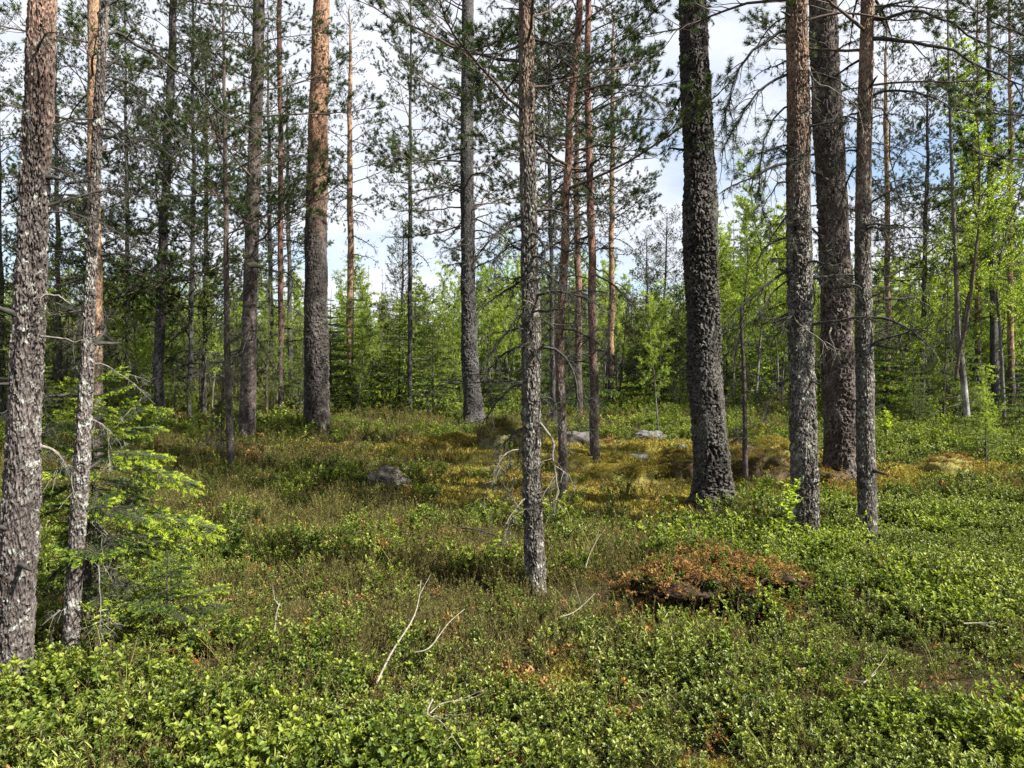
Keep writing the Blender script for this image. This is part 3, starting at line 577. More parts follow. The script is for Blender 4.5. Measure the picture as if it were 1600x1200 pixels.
cb(Mp, 475, [(905, 460), (893, 450)], .008, seed=26, tw=.3, twigs=12); cb(M2, 460, [(915, 465), (928, 520)], .013, seed=27, twigs=16, tw=.5)
cb(Qp, 425, [(1215, 430), (1175, 465), (1140, 495), (1128, 520)], .014, seed=28, tw=.35, twigs=10); cb(Qp, 440, [(1225, 442), (1200, 470), (1180, 500), (1165, 540)], .010, seed=29, tw=.35)
cb(Qp, 500, [(1232, 498), (1205, 505), (1180, 500), (1160, 512)], .010, pale=False, seed=30, tw=.25); cb(Qp, 510, [(1230, 512), (1208, 530), (1203, 580)], .010, seed=31, tw=.25)
cb(Qp, 500, [(1242, 500), (1255, 512), (1282, 530), (1296, 548)], .010, pale=True, seed=32, dy=-.3, tw=.2, twigs=9)
cb(Qp, 590, [(1225, 595), (1210, 610), (1198, 650)], .009, seed=33, tw=.25); cb(Qp, 370, [(1215, 375), (1190, 395), (1180, 430)], .011, seed=34, tw=.3)
cb(Qp, 45, [(1200, 60), (1160, 100), (1140, 150), (1128, 200)], .016, seed=35, tw=.4, twigs=14, needle=True); cb(Qp, 110, [(1200, 130), (1160, 180), (1130, 235)], .014, seed=36, tw=.4, twigs=14, needle=True)
cb(Qp, 160, [(1215, 180), (1192, 230), (1188, 300), (1195, 330)], .010, seed=37, tw=.3, twigs=12, needle=True); cb(Qp, 240, [(1220, 240), (1200, 250)], .007, seed=38)
cb(Qp, 295, [(1220, 285), (1200, 310), (1190, 330)], .009, seed=39); cb(Qp, 40, [(1262, 115), (1300, 140), (1340, 175), (1350, 215)], .010, pale=True, seed=40, dy=-.3, tw=.3)
cb(Qp, 780, [(1248, 772), (1236, 800), (1232, 862)], .005, pale=True, seed=41, dy=-.3, twigs=2, tw=.1)
cb(Sp, 62, [(1400, 62), (1450, 70), (1510, 90), (1570, 120), (1620, 135)], .019, seed=42, dy=-.8, twigs=14, tw=.4); cb(Sp, 30, [(1385, 28), (1430, 18), (1480, 30), (1530, 62), (1580, 85), (1620, 88)], .016, seed=43, dy=-.6, twigs=14, tw=.4)
cb(Sp, 285, [(1368, 282), (1392, 285), (1400, 330)], .009, seed=44); cb(Sp, 345, [(1375, 345), (1398, 355)], .008, seed=45); cb(Sp, 450, [(1378, 450), (1380, 480)], .009, seed=46)
cb(Sp, 180, [(1335, 178), (1318, 190), (1305, 235), (1310, 260)], .011, seed=47); cb(Sp, 235, [(1325, 235), (1305, 240)], .012, seed=48); cb(Sp, 170, [(1385, 180), (1395, 260), (1412, 330), (1420, 380)], .009, seed=49, tw=.4, twigs=12)
cb(Rp, 505, [(1296, 520), (1306, 550)], .018, seed=50, pale=True, dy=-.5, twigs=3); cb(Op, 235, [(1058, 233), (1045, 230)], .02, seed=51, twigs=3, tw=.2)
cb(A, 270, [(70, 262), (100, 268), (130, 295), (165, 330)], .006, seed=52, dy=.3, tw=.25, twigs=5); cb(A, 460, [(88, 462), (110, 475)], .007, pale=True, seed=53, tw=.1, twigs=3); cb(A, 525, [(95, 528), (118, 535)], .006, pale=True, seed=54, tw=.1, twigs=1)
cb(A, 700, [(78, 700), (100, 725), (112, 745)], .010, seed=55, pale=True, dy=.2, tw=.15, twigs=5); cb(A, 277, [(85, 278), (96, 280)], .016, seed=56, twigs=0); cb(A, 590, [(5, 592), (-20, 600)], .006, seed=57, pale=True, twigs=4, tw=.15); cb(A, 640, [(-5, 645), (-30, 640)], .006, seed=58, pale=True, twigs=3, tw=.15)
cb(Bt, 570, [(160, 568), (195, 590), (230, 615)], .004, pale=True, seed=59, dy=.2, tw=.12, twigs=3); cb(Bt, 655, [(155, 660), (168, 680), (172, 730)], .005, seed=60, pale=True, dy=.1, tw=.1, twigs=6)
cb(Bt, 800, [(165, 830), (180, 868)], .007, seed=62, pale=True, dy=.2, tw=.12, twigs=12); cb(Bt, 870, [(150, 880), (155, 930), (160, 1000)], .005, pale=True, seed=63, dy=-.1, tw=.12, twigs=5); cb(Bt, 955, [(95, 955), (78, 1000)], .004, pale=True, seed=64, tw=.08, twigs=3)
cb(Bt, 55, [(190, 52), (240, 85), (290, 120), (350, 180), (410, 210)], .010, seed=65, dy=.5, tw=.45, twigs=12); cb(Bt, 120, [(200, 128), (250, 165), (285, 225)], .007, seed=66, dy=.3, tw=.35); cb(Bt, 200, [(180, 205), (195, 240), (200, 300)], .007, seed=67, tw=.3)
cb(Fp, 55, [(350, 50), (320, 62), (290, 80)], .013, seed=68, tw=.6, twigs=9, needle=True); cb(E, 565, [(335, 566), (322, 562)], .010, seed=69, twigs=4, tw=.15)
cb(Jp, 300, [(700, 285), (670, 295), (640, 300)], .02, seed=70, tw=.7, twigs=12, needle=True); cb(Jp, 325, [(700, 325), (660, 330), (615, 328)], .02, seed=71, tw=.7, twigs=12, needle=True)
cb(Jp, 335, [(760, 350), (790, 372), (812, 390)], .018, seed=72, tw=.6, twigs=10); cb(Jp, 290, [(690, 305), (650, 312)], .016, seed=73, tw=.6, twigs=10, needle=True)
cb(Jp, 600, [(715, 595), (690, 598), (668, 620)], .018, seed=74, tw=.4)

# ------------------------------------------------------------------ background tree templates
def small_pine(h, seed, c0=.12, dens=1.0, wid=1.0):
    rng = np.random.RandomState(seed); w, c = G(), G()
    P = curve((0, 0, -.1), (0, 0, 1), h, 10, .05, .02, rng); tube(w, P, np.linspace(.008*h+.004, .004, 10), 7, 0, .8)
    z = h*c0; a = rng.rand()*6
    while z < h*.97:
        t = z/h
        for k in range(rng.randint(3, 5)):
            a += 2*math.pi/4+rng.uniform(-.4, .4); s = wid*max(.12, (1-t)**.8*.85*(h/4)**.55)*rng.uniform(.6, 1.1); p, _ = along(P, t)
            c.merge(PBc[rng.randint(4)], rotm(a, rng.uniform(0, .3)+.6*t)*s/1.2*1.25, p, dt=rng.uniform(-.12, .12))
        z += h*.075/dens*rng.uniform(.7, 1.3)
    needles(c, [P[-1]-[0, 0, .15]], [[0, 0, 1]], .2, 40, .08, .008, 1, .8, tint=.6, rng=rng)
    return w, c
def small_spruce(h, seed, lime=.25):
    rng = np.random.RandomState(seed); w, c = G(), G()
    P = curve((0, 0, -.1), (0, 0, 1), h, 10, .05, .012, rng); tube(w, P, np.linspace(.011*h, .003, 10), 7, 0, .8)
    z = h*.06; a = 0
    while z < h*.96:
        t = z/h
        for k in range(5):
            a += 2*math.pi/5+rng.uniform(-.3, .3); s = max(.08, (1-t)**.95*.36*h)*rng.uniform(.7, 1.1)/.8; p, _ = along(P, t)
            c.merge(SBc[rng.randint(3)], rotm(a, -.15+.55*t)*s, p, dt=rng.uniform(-.1, .1))
        z += h*.062*rng.uniform(.8, 1.2)
    return w, c
def birch(h, seed, nl=3200, leaf=.042, spread=1.0, stemr=.0055):
    rng = np.random.RandomState(seed); w, c = G(), G()
    P = curve((0, 0, -.1), (rng.uniform(-.08, .08), rng.uniform(-.08, .08), 1), h, 14, .03, .045, rng); tube(w, P, np.linspace(stemr*h, .004, 14), 8, 0, .9)
    nb = int(14+5*h); LP, LD = [], []
    for k in range(nb):
        t = .30+.68*(k+rng.rand())/nb; p, d = along(P, min(t, .99)); a = rng.rand()*6.3; l = spread*(.13*h*(1-t)+.22)*rng.uniform(.7, 1.3)*1.25
        Q = curve(p, (math.cos(a)*.75, math.sin(a)*.75, .75), l, 7, -.03, .10, rng); tube(w, Q, np.linspace(.0012*h+.003, .002, 7), 4, 1, .5)
        for j in range(int(6+l*6)):
            q, e = along(Q, rng.uniform(.15, 1)); S2 = curve(q, e+rng.normal(size=3)*.6, rng.uniform(.12, .4)*max(.6, l), 4, -.10, .15, rng); tube(w, S2, [.002, .0017, .0013, .001], 3, 1)
            LP.append(S2); 
    LP = np.array(LP); m = len(LP); idx = rng.randint(0, m, nl); t = rng.rand(nl)*2.999; i = t.astype(int); u = (t-i)[:, None]
    q = LP[idx, i]*(1-u)+LP[idx, np.minimum(i+1, 3)]*u + rng.normal(size=(nl, 3))*.015
    D_ = unit(rng.normal(size=(nl, 3))+[0, 0, -.4]); N_ = unit(rng.normal(size=(nl, 3))+[0, 0, .8])
    clump = vnoise(q[:, 0]*3+seed, q[:, 2]*3+q[:, 1]*2)
    leaves(c, q, D_, N_, leaf*rng.uniform(.6, 1.15, nl), leaf*.75*rng.uniform(.7, 1.1, nl), 0, np.clip(.5+clump*.5+rng.uniform(-.25, .25, nl), 0, 1))
    return w, c
def snag(h, seed):
    rng = np.random.RandomState(seed); w = G(); P = curve((0, 0, -.1), (.02, 0, 1), h, 10, .05, .03, rng); tube(w, P, np.linspace(.022, .006, 10), 7, 0, .6)
    return w, P
TPL = {}
def addtpl(kind, wg, cgm, mats_w, mat_c):
    w, c = wg; TPL.setdefault(kind, []).append((w.mesh('trunk', mats_w), c.mesh('crown', mat_c), w, c))
for k, (h, c0, wd) in enumerate([(3.4, .26, 1.0), (4.4, .34, .9), (5.4, .40, .9), (2.5, .16, 1.1), (6.6, .46, .9)]): addtpl('young_pine', small_pine(h, 500+k, c0, 1.0, wd), None, [B_SMALL], [M_LIMB, M_NEEDLE_Y])
for k, h in enumerate([2.2, 3.2, 4.2]): addtpl('young_spruce', small_spruce(h, 520+k), None, [B_SMALL], [M_LIMB, M_SPRUCE])
for k, (h, nl, s) in enumerate([(3.2, 3600, 1.0), (4.6, 6000, .95), (6.2, 9500, .9), (8.2, 14000, .95)]): addtpl('young_birch', birch(h, 540+k, nl, .043, s), None, [B_BIRCH, M_LIMB], [M_BIRCH])

def place_tpl(kind, v, x, y, s, az, label, cat, group=None):
    mw, mc, _, _ = TPL[kind][v]; root = tag(obj(kind, None, loc=(x, y, float(H(x, y)))), label, cat, group); root.rotation_euler = (rnd.uniform(-.03, .03), rnd.uniform(-.03, .03), az); root.scale = (s, s, s*rnd.uniform(.92, 1.1))
    obj('trunk', mw, root); obj('crown', mc, root); return root
BINS = [(0, 'left of the left edge pine'), (90, 'behind the left edge pine'), (170, 'behind the thin crooked stem'), (250, 'just left of the dark leaning pine'), (320, 'just right of the dark leaning pine'), (390, 'left of the straight pinkish-barked pine'), (480, 'left of the thick orange-topped pine'),
        (560, 'right of the thick orange-topped pine'), (640, 'midway between the two thick middle pines'), (730, 'left of the curved-foot pine'), (830, 'right of the curved-foot pine'), (920, 'behind the wavy reddish stem'), (1000, 'behind the far orange pine'), (1080, 'left of the massive shaggy pine'),
        (1170, 'right of the massive shaggy pine'), (1240, 'left of the half-lit scaly pine'), (1390, 'behind the close three right trunks'), (1450, 'right of the slim grey pine'), (1510, 'behind the kinked birch'), (1570, 'right of the kinked birch'), (9999, 'at the right edge')]
DESC = {'young_pine': ('young bushy pine', 'young pine'), 'young_spruce': ('small dark conical spruce', 'young spruce'), 'young_birch': ('young birch with fresh light green leaves', 'young birch')}
# single small trees one can pick out
def one(kind, v, px, Y, htop, label):
    """htop: picture row of its top"""
    q = at(px, 650, Y); x = q[0]; zb = float(H(x, Y)); ht = at(px, htop, Y)[2]-zb
    me = TPL[kind][v][0]; h = max(vv.co.z for vv in me.vertices); return place_tpl(kind, v, x, Y, ht/h, rnd.rand()*6 if hasattr(rnd, 'rand') else rnd.random()*6, label, DESC[kind][1])
one('young_spruce', 2, 677, 17.5, 485, 'dark green conical spruce just left of the curved-foot pine'); one('young_spruce', 1, 517, 18.5, 455, 'small spruce peeking out right of the thick orange-topped pine')
one('young_spruce', 0, 705, 20, 500, 'smaller dull spruce touching the left side of the curved-foot pine'); one('young_birch', 1, 1030, 12.9, 452, 'light green young birch rising behind the grey boulder')
one('young_birch', 3, 1180, 21, 215, 'tall slim birch between the massive shaggy pine and the half-lit pine'); one('young_birch', 2, 1145, 20, 330, 'birch with airy leaves touching the massive shaggy pine on its right side')
one('young_birch', 3, 1492, 17, 60, 'tallest birch with yellow-green leaves near the right edge'); one('young_birch', 3, 1570, 15, 130, 'birch with dense bright leaves cut by the right edge'); one('young_birch', 2, 1450, 19, 230, 'birch left of the kinked birch with thin pale green crown')
one('young_birch', 2, 590, 22, 400, 'slim birch right of the slim pale orange pine'); one('young_birch', 1, 770, 20, 400, 'birch with bright leaves touching the curved-foot pine on the right'); one('young_birch', 2, 655, 24, 520, 'low birch behind the dark green conical spruce')
one('young_birch', 2, 1215, 24, 300, 'thin birch directly left of the half-lit scaly pine'); one('young_birch', 1, 1540, 9.9, 560, 'small sapling with sparse leaves in front of the right-hand thicket'); one('young_birch', 1, 560, 18, 470, 'low bright birch at the foot of the slim pale orange pine')
one('young_spruce', 0, 1540, 10.6, 600, 'small grey-green spruce beside the sparse sapling on the right'); one('young_birch', 2, 180, 20, 330, 'birch with yellow-green leaves behind the two leftmost stems')
one('young_birch', 2, 20, 13, 430, 'bright birch foliage showing behind the left edge pine')
cells = set(); n_bg = 0
for i in range(16000):
    if n_bg >= 570: break
    Y = 15.5+34*rnd.random()**.95; px = rnd.uniform(-180, 1780); x = (px-800)/FPX*Y
    if 500 < px < 1240 and Y < 18.5: continue
    if 380 < px < 1240 and Y < 20 and rnd.random() < .6: continue
    key = (int(x/.9), int(Y/.9))
    if key in cells: continue
    cells.add(key); n_bg += 1
    r = rnd.random()
    bi = next(k for k, b in enumerate(BINS) if px < b[0])
    pb = float(np.interp(px, [0, 250, 450, 600, 850, 1150, 1400], [.35, .3, .35, .5, .5, .6, .58])); psp = .14
    kind = 'young_birch' if r < pb else ('young_spruce' if r < pb+psp else 'young_pine')
    # keep the sky open where the photograph has it open: the young stand there is lower
    lowzone = 400 < px < 740 or 950 < px < 1070
    maxh = (.135 if lowzone else (.15 if px < 400 else (.18 if 740 <= px < 1060 else (.17 if 1250 < px < 1480 else .23))))*Y+1.35
    hs = {'young_pine': [3.4, 4.4, 5.4, 2.5, 6.6], 'young_spruce': [2.2, 3.2, 4.2], 'young_birch': [3.2, 4.6, 6.2, 8.2]}[kind]
    want = maxh*rnd.uniform(.5, 1.0)**.8; v = min(range(len(hs)), key=lambda q: abs(hs[q]-want)+rnd.random()*1.2)
    sz = 'tall' if want > .8*maxh else 'low' ; row = 'front row' if Y < 21 else ('middle row' if Y < 31 else 'far row')
    nm_ = {'young_pine': 'bushy young pine', 'young_spruce': 'small dark spruce', 'young_birch': 'light green young birch'}[kind]
    place_tpl(kind, v, x, Y, want/hs[v], rnd.uniform(0, 6.28), '%s %s, %s of thicket, %s' % (sz, nm_, row, BINS[bi][1]), DESC[kind][1], '%s %s in the %s of the thicket %s' % (sz, nm_.replace('birch', 'birches').replace('spruce', 'spruces').replace('pine', 'pines'), row, BINS[bi][1]))

for i in range(130):
    Y = 13.5+9.5*rnd.random(); px = rnd.uniform(-60, 1660); x = (px-800)/FPX*Y
    if 430 < px < 1340 and Y < 16.5+1.5*rnd.random(): continue
    bi = next(k for k, b in enumerate(BINS) if px < b[0]); kind = rnd.choice(['young_pine', 'young_spruce', 'young_birch']); v = rnd.choice([0, 1]) if kind != 'young_pine' else rnd.choice([0, 3])
    hs = {'young_pine': [3.4, 4.4, 5.4, 2.5, 6.6], 'young_spruce': [2.2, 3.2, 4.2], 'young_birch': [3.2, 4.6, 6.2, 8.2]}[kind]; nm_ = {'young_pine': 'pine', 'young_spruce': 'spruce', 'young_birch': 'birch'}[kind]
    side = 'nearer' if Y < 18 else 'farther'; place_tpl(kind, v, x, Y, rnd.uniform(.7, 1.7)/hs[v], rnd.uniform(0, 6.28), 'waist-high %s sapling at thicket edge, %s, %s' % (nm_, side, BINS[bi][1]), DESC[kind][1], 'waist-high %s saplings at the thicket edge, %s, %s' % (nm_, side, BINS[bi][1]))

# ------------------------------------------------------------------ scatter (geometry nodes instances of unlinked template meshes)
def scatter(name, label, cat, pts, rots, scl, idx, tmeshes, kind='stuff', parent=None):
    coll = bpy.data.collections.new(name+'_templates')
    for k, me in enumerate(tmeshes): coll.objects.link(bpy.data.objects.new('%s_%02d' % (name, k), me))
    me = bpy.data.meshes.new(name); me.vertices.add(len(pts)); me.vertices.foreach_set('co', np.asarray(pts, np.float32).ravel())
    a = me.attributes.new('rot', 'FLOAT_VECTOR', 'POINT'); a.data.foreach_set('vector', np.asarray(rots, np.float32).ravel())
    a = me.attributes.new('scl', 'FLOAT', 'POINT'); a.data.foreach_set('value', np.asarray(scl, np.float32))
    a = me.attributes.new('idx', 'INT', 'POINT'); a.data.foreach_set('value', np.asarray(idx, np.int32))
    ng = bpy.data.node_groups.new(name, 'GeometryNodeTree'); ng.interface.new_socket('Geometry', in_out='INPUT', socket_type='NodeSocketGeometry'); ng.interface.new_socket('Geometry', in_out='OUTPUT', socket_type='NodeSocketGeometry')
    N, L = ng.nodes, ng.links; gi = N.new('NodeGroupInput'); go = N.new('NodeGroupOutput'); ip = N.new('GeometryNodeInstanceOnPoints'); ci = N.new('GeometryNodeCollectionInfo')
    ci.inputs[0].default_value = coll; ci.inputs['Separate Children'].default_value = True; ci.inputs['Reset Children'].default_value = True
    def na(n, t):
        q = N.new('GeometryNodeInputNamedAttribute'); q.data_type = t; q.inputs[0].default_value = n; return q.outputs[0]
    L.new(gi.outputs[0], ip.inputs['Points']); L.new(ci.outputs[0], ip.inputs['Instance']); ip.inputs['Pick Instance'].default_value = True
    L.new(na('idx', 'INT'), ip.inputs['Instance Index']); L.new(na('rot', 'FLOAT_VECTOR'), ip.inputs['Rotation']); L.new(na('scl', 'FLOAT'), ip.inputs['Scale']); L.new(ip.outputs[0], go.inputs[0])
    o = obj(name, me, parent); md = o.modifiers.new('scatter', 'NODES'); md.node_group = ng
    return tag(o, label, cat, kind=kind)

# far forest: one mass beyond the trees one can tell apart
far_m = []
for kind, v, mats in (('young_pine', 2, [B_SMALL, M_LIMB, M_NEEDLE_Y]), ('young_pine', 4, [B_SMALL, M_LIMB, M_NEEDLE_Y]), ('young_birch', 2, [B_BIRCH, M_LIMB, M_BIRCH]), ('young_spruce', 2, [B_SMALL, M_LIMB, M_SPRUCE])):
    g = G(); _, _, w, c = TPL[kind][v]
    if kind == 'young_birch': g.merge(w, matmap={0: 0, 1: 1}); g.merge(c, matmap={0: 2})
    else: g.merge(w, matmap={0: 0}); g.merge(c, matmap={0: 1, 1: 2})
    far_m.append(g.mesh('far_tree', mats))
n = 2600; Y = rs.uniform(44, 110, n); px = rs.uniform(-250, 1850, n); x = (px-800)/FPX*Y
pts = np.stack([x, Y, H(x, Y)], -1); sc_ = rs.uniform(.75, 1.25, n)*np.where((px > 380) & (px < 760), .85, 1.1)
scatter('distant_forest', 'dense mass of young forest closing the view behind the separate trees', 'forest', pts, np.stack([rs.uniform(-.04, .04, n), rs.uniform(-.04, .04, n), rs.uniform(0, 6.28, n)], -1), sc_, rs.choice(4, n, p=[.4, .25, .25, .1]), far_m)

# ------------------------------------------------------------------ ground plants
def shrub(seed, stems=6, hh=.2, lp=15, ll=.021, lw=.012, mat=M_BILB, tip=.35, spread=.09, name='shrub', six=True, base_t=.3):
    rng = np.random.RandomState(seed); g = G()
    for k in range(stems):
        a = rng.rand()*6.3; p0 = np.array([math.cos(a), math.sin(a), 0])*rng.rand()*spread*.6+[0, 0, -.03]; h = hh*rng.uniform(.6, 1.15)
        P = curve(p0, (math.cos(a)*.4, math.sin(a)*.4, 1), h, 6, .02, .14, rng); tube(g, P, np.linspace(.0022, .0011, 6), 3, 0)
        br = [P]
        for j in range(2):
            q, e = along(P, rng.uniform(.35, .75)); Q = curve(q, e+rng.normal(size=3)*.5+[0, 0, .2], h*rng.uniform(.35, .6), 5, .04, .14, rng); tube(g, Q, np.linspace(.0014, .0008, 5), 3, 0); br.append(Q)
        for bi_, Q in enumerate(br):
            m = lp if bi_ == 0 else int(lp*.6); t = base_t+(1-base_t)*np.sqrt(rng.rand(m)) if bi_ == 0 else np.sqrt(rng.rand(m)); s = np.clip(t, 0, .999)*(len(Q)-1); i = s.astype(int); u = (s-i)[:, None]
            q = Q[i]*(1-u)+Q[i+1]*u; a2 = rng.rand(m)*6.3; el = rng.uniform(.1, .9, m)+t*.3
            D_ = np.stack([np.cos(a2)*np.cos(el), np.sin(a2)*np.cos(el), np.sin(el)], -1); N_ = np.stack([-np.cos(a2)*np.sin(el), -np.sin(a2)*np.sin(el), np.cos(el)], -1)+rng.normal(size=(m, 3))*.35
            leaves(g, q, D_, N_, ll*rng.uniform(.65, 1.15, m), lw*rng.uniform(.75, 1.15, m), 1, np.clip(.25+tip*t+rng.uniform(-.18, .22, m), 0, 1), six=six)
    return g.mesh(name, [M_STEM, mat])
def heather(seed, n=16, hh=.2):
    rng = np.random.RandomState(seed); g = G(); SP, SD, SL = [], [], []
    for k in range(n):
        a = rng.rand()*6.3; p0 = np.array([math.cos(a), math.sin(a), 0])*rng.rand()*.07+[0, 0, -.03]; h = hh*rng.uniform(.5, 1.15)
        P = curve(p0, (math.cos(a)*.5, math.sin(a)*.5, 1), h, 4, .06, .12, rng); tube(g, P, [.0018, .0015, .0012, .0009], 3, 0)
        for i in range(1, 3): SP.append(P[i]); SD.append(P[i+1]-P[i]); SL.append(np.linalg.norm(P[i+1]-P[i]))
    needles(g, SP, SD, SL, 10, .013, .0042, 1, 1.2, tint=rng.uniform(.2, .8, len(SP)), rng=rng); return g.mesh('heather', [M_STEM, M_HEATH])
def grass(seed):
    rng = np.random.RandomState(seed); g = G()
    for k in range(9):
        a = rng.rand()*6.3; P = curve((0, 0, -.02), (math.cos(a)*.5, math.sin(a)*.5, 1), rng.uniform(.14, .32), 4, -.10, .1, rng); w = np.array([-math.sin(a), math.cos(a), 0])*.0009
        V = np.concatenate([P-w, P+w]); g.add(V, [[i, i+1, i+5, i+4] for i in range(3)], 0, .7)
    return g.mesh('grass', [M_HEATH])
def mosstuft(seed):
    rng = np.random.RandomState(seed); g = G(); P = np.stack([rng.normal(size=60)*.05, rng.normal(size=60)*.05, np.full(60, -.01)], -1)
    needles(g, P, np.tile([0, 0, 1.0], (60, 1)), .03, 5, .02, .006, 0, 1.2, tint=rng.uniform(.1, .9, 60), rng=rng); return g.mesh('moss', [M_MOSSL])
BIL = [shrub(600+k, 7, .20, 22, .0205, .0130, tip=.5) for k in range(5)] + [shrub(610+k, 5, .25, 19, .023, .0145, tip=.8) for k in range(2)]
LIN = [shrub(620+k, 8, .16, 22, .0175, .0105, M_LING, tip=.7, base_t=.5) for k in range(4)]
LED = [shrub(630+k, 4, .24, 16, .028, .0055, M_LING, tip=.8, base_t=.6) for k in range(2)]
ORG = [shrub(640+k, 1, .16, 5, .022, .014, M_ORNG, tip=.4) for k in range(2)]
RST = [shrub(650+k, 4, .15, 9, .024, .012, M_RUST, tip=.5) for k in range(3)]
HEA = [heather(660+k) for k in range(5)]
GRA = [grass(670+k) for k in range(2)]; MOS = [mosstuft(680+k) for k in range(3)]
PALL = BIL+LIN+LED+ORG+RST+HEA+GRA+MOS
IDX = {}; c_ = 0
for nm, lst in (('BIL', BIL), ('LIN', LIN), ('LED', LED), ('ORG', ORG), ('RST', RST), ('HEA', HEA), ('GRA', GRA), ('MOS', MOS)): IDX[nm] = (c_, len(lst)); c_ += len(lst)
RM = ground(1125, 945)            # the torn-up rusty hummock
RM = np.array([RM[0], RM[1]+.15, 0])
def plants():
    rng = np.random.RandomState(3)
    bands = [(.7, 3.2, 250), (3.2, 6.5, 165), (6.5, 10.5, 100), (10.5, 16, 48), (16, 26, 11), (26, 45, 3)]
    X, Y, S = [], [], []
    for y0, y1, den in bands:
        area = 2*.86*(y1*y1-y0*y0)/2 + 1.0*(y1-y0); k = int(area*den)
        y = np.sqrt(rng.rand(k)*(y1*y1-y0*y0)+y0*y0); x = rng.uniform(-1, 1, k)*(.86*y+.5); X.append(x); Y.append(y); S.append(np.full(k, {250: 1.0, 165: 1.0, 100: 1.1, 48: 1.3, 11: 1.7, 3: 2.4}[den]))
    x, y, s = map(np.concatenate, (X, Y, S)); px = 800+FPX*x/y; n = len(x); u = rng.rand(n)
    n1 = fbm(x*.55+5, y*.55+2, 3); n2 = fbm(x*1.3+50, y*1.3+20, 2); mz = zone_moss(x, y)
    # heather belt: left and middle ground, thinning towards the lower right
    hz = sstep(3.4, 5.0, y)*(1-sstep(11, 14, y))*(1-sstep(950, 1250, px)) + .24*(1-sstep(3, 4.5, y))
    hz = np.clip(np.maximum(hz*.82, .5*sstep(9, 12, y)*(1-sstep(1150, 1400, px))) + n1*.9 + .04, 0, .93)
    kind = np.full(n, 'BIL', dtype='<U3')
    kind[(n2 > .02)] = 'LIN'; kind[(px > 1150) & (n2 > -.25)] = 'LIN'
    kind[(u > .93)] = 'LED'; kind[(px < 450) & (y < 3.2) & (u > .75)] = 'LED'
    v = rng.rand(n); kind[v < hz] = 'HEA'
    w = rng.rand(n); kind[w < .007] = 'ORG'; kind[(w > .012) & (w < .035)] = 'GRA'; kind[(w > .955) & (hz > .3)] = 'RST'
    # moss ground: mostly moss tufts with few shrubs
    q = rng.rand(n); mm = (mz+.35*n2 > .20) & (q < .97); kind[mm] = 'MOS'; kind[mm & (rng.rand(n) < .03)] = 'LIN'; kind[mm & (rng.rand(n) < .05)] = 'RST'; kind[mm & (rng.rand(n) < .05)] = 'HEA'
    dr = np.hypot((x-RM[0])/.62, (y-RM[1])/.38); kind[(dr < 1.7) & (rng.rand(n) < .62*np.clip(1.75-dr, 0, 1))] = 'RST'; hole = (dr < .66) | ((np.abs(x-RM[0]) < .22) & (y < RM[1]) & (y > RM[1]-.36))
    keep = ~hole & (np.hypot(x, y) > .75)
    for t in (A, Bt, Kp, Qp, Sp, Op, Rp): keep &= np.hypot(x-t['base'][0], y-t['base'][1]) > (.30 if t is Op else (.22 if t is Rp else .11))
    for bx, by, br in ROCKXY: keep &= np.hypot(x-bx, (y-by)) > br
    x, y, s, kind = x[keep], y[keep], s[keep], kind[keep]; n = len(x)
    idx = np.zeros(n, int)
    for nm, (o, c) in IDX.items(): k = kind == nm; idx[k] = o+rng.randint(0, c, k.sum())
    s = s*rng.uniform(.6, 1.3, n)*(1+.6*fbm(x*1.1+9, y*1.1+4, 3)+.45*fbm(x*3.1+2, y*3.1+7, 2)); s[kind == 'MOS'] *= 1.25; s *= 1-.28*(1-sstep(2.0, 4.2, y))
    # taller cover close to the lens on the right, low in the heath
    pts = np.stack([x, y, H(x, y)], -1); rot = np.stack([rng.normal(size=n)*.14, rng.normal(size=n)*.14, rng.uniform(0, 6.28, n)], -1)
    groups = {'bilberry_shrubs': ('BIL', 'fresh green bilberry shrubs covering the forest floor', 'bilberry shrubs'), 'lingonberry_shrubs': ('LIN', 'glossy low lingonberry shrubs on the forest floor', 'lingonberry shrubs'), 'narrow_leaved_shrubs': ('LED', 'narrow-leaved green marsh shrubs among the bilberry', 'shrubs'),
              'orange_leaves': ('ORG', 'scattered orange and red leaves between the green shrubs', 'leaves'), 'rusty_shrubs': ('RST', 'rusty brown dry shrub patches', 'dry shrubs'), 'heather': ('HEA', 'olive brown heather and wiry shrubs in the middle ground', 'heather'),
              'grass': ('GRA', 'thin dry grass blades among the shrubs', 'grass'), 'moss': ('MOS', 'yellow-green moss tufts on the clearing around the stones', 'moss')}
    lists = dict(BIL=BIL, LIN=LIN, LED=LED, ORG=ORG, RST=RST, HEA=HEA, GRA=GRA, MOS=MOS)
    for nm, (kd, lab, cat) in groups.items():
        k = kind == kd; scatter(nm, lab, cat, pts[k], rot[k], s[k], idx[k]-IDX[kd][0], lists[kd])

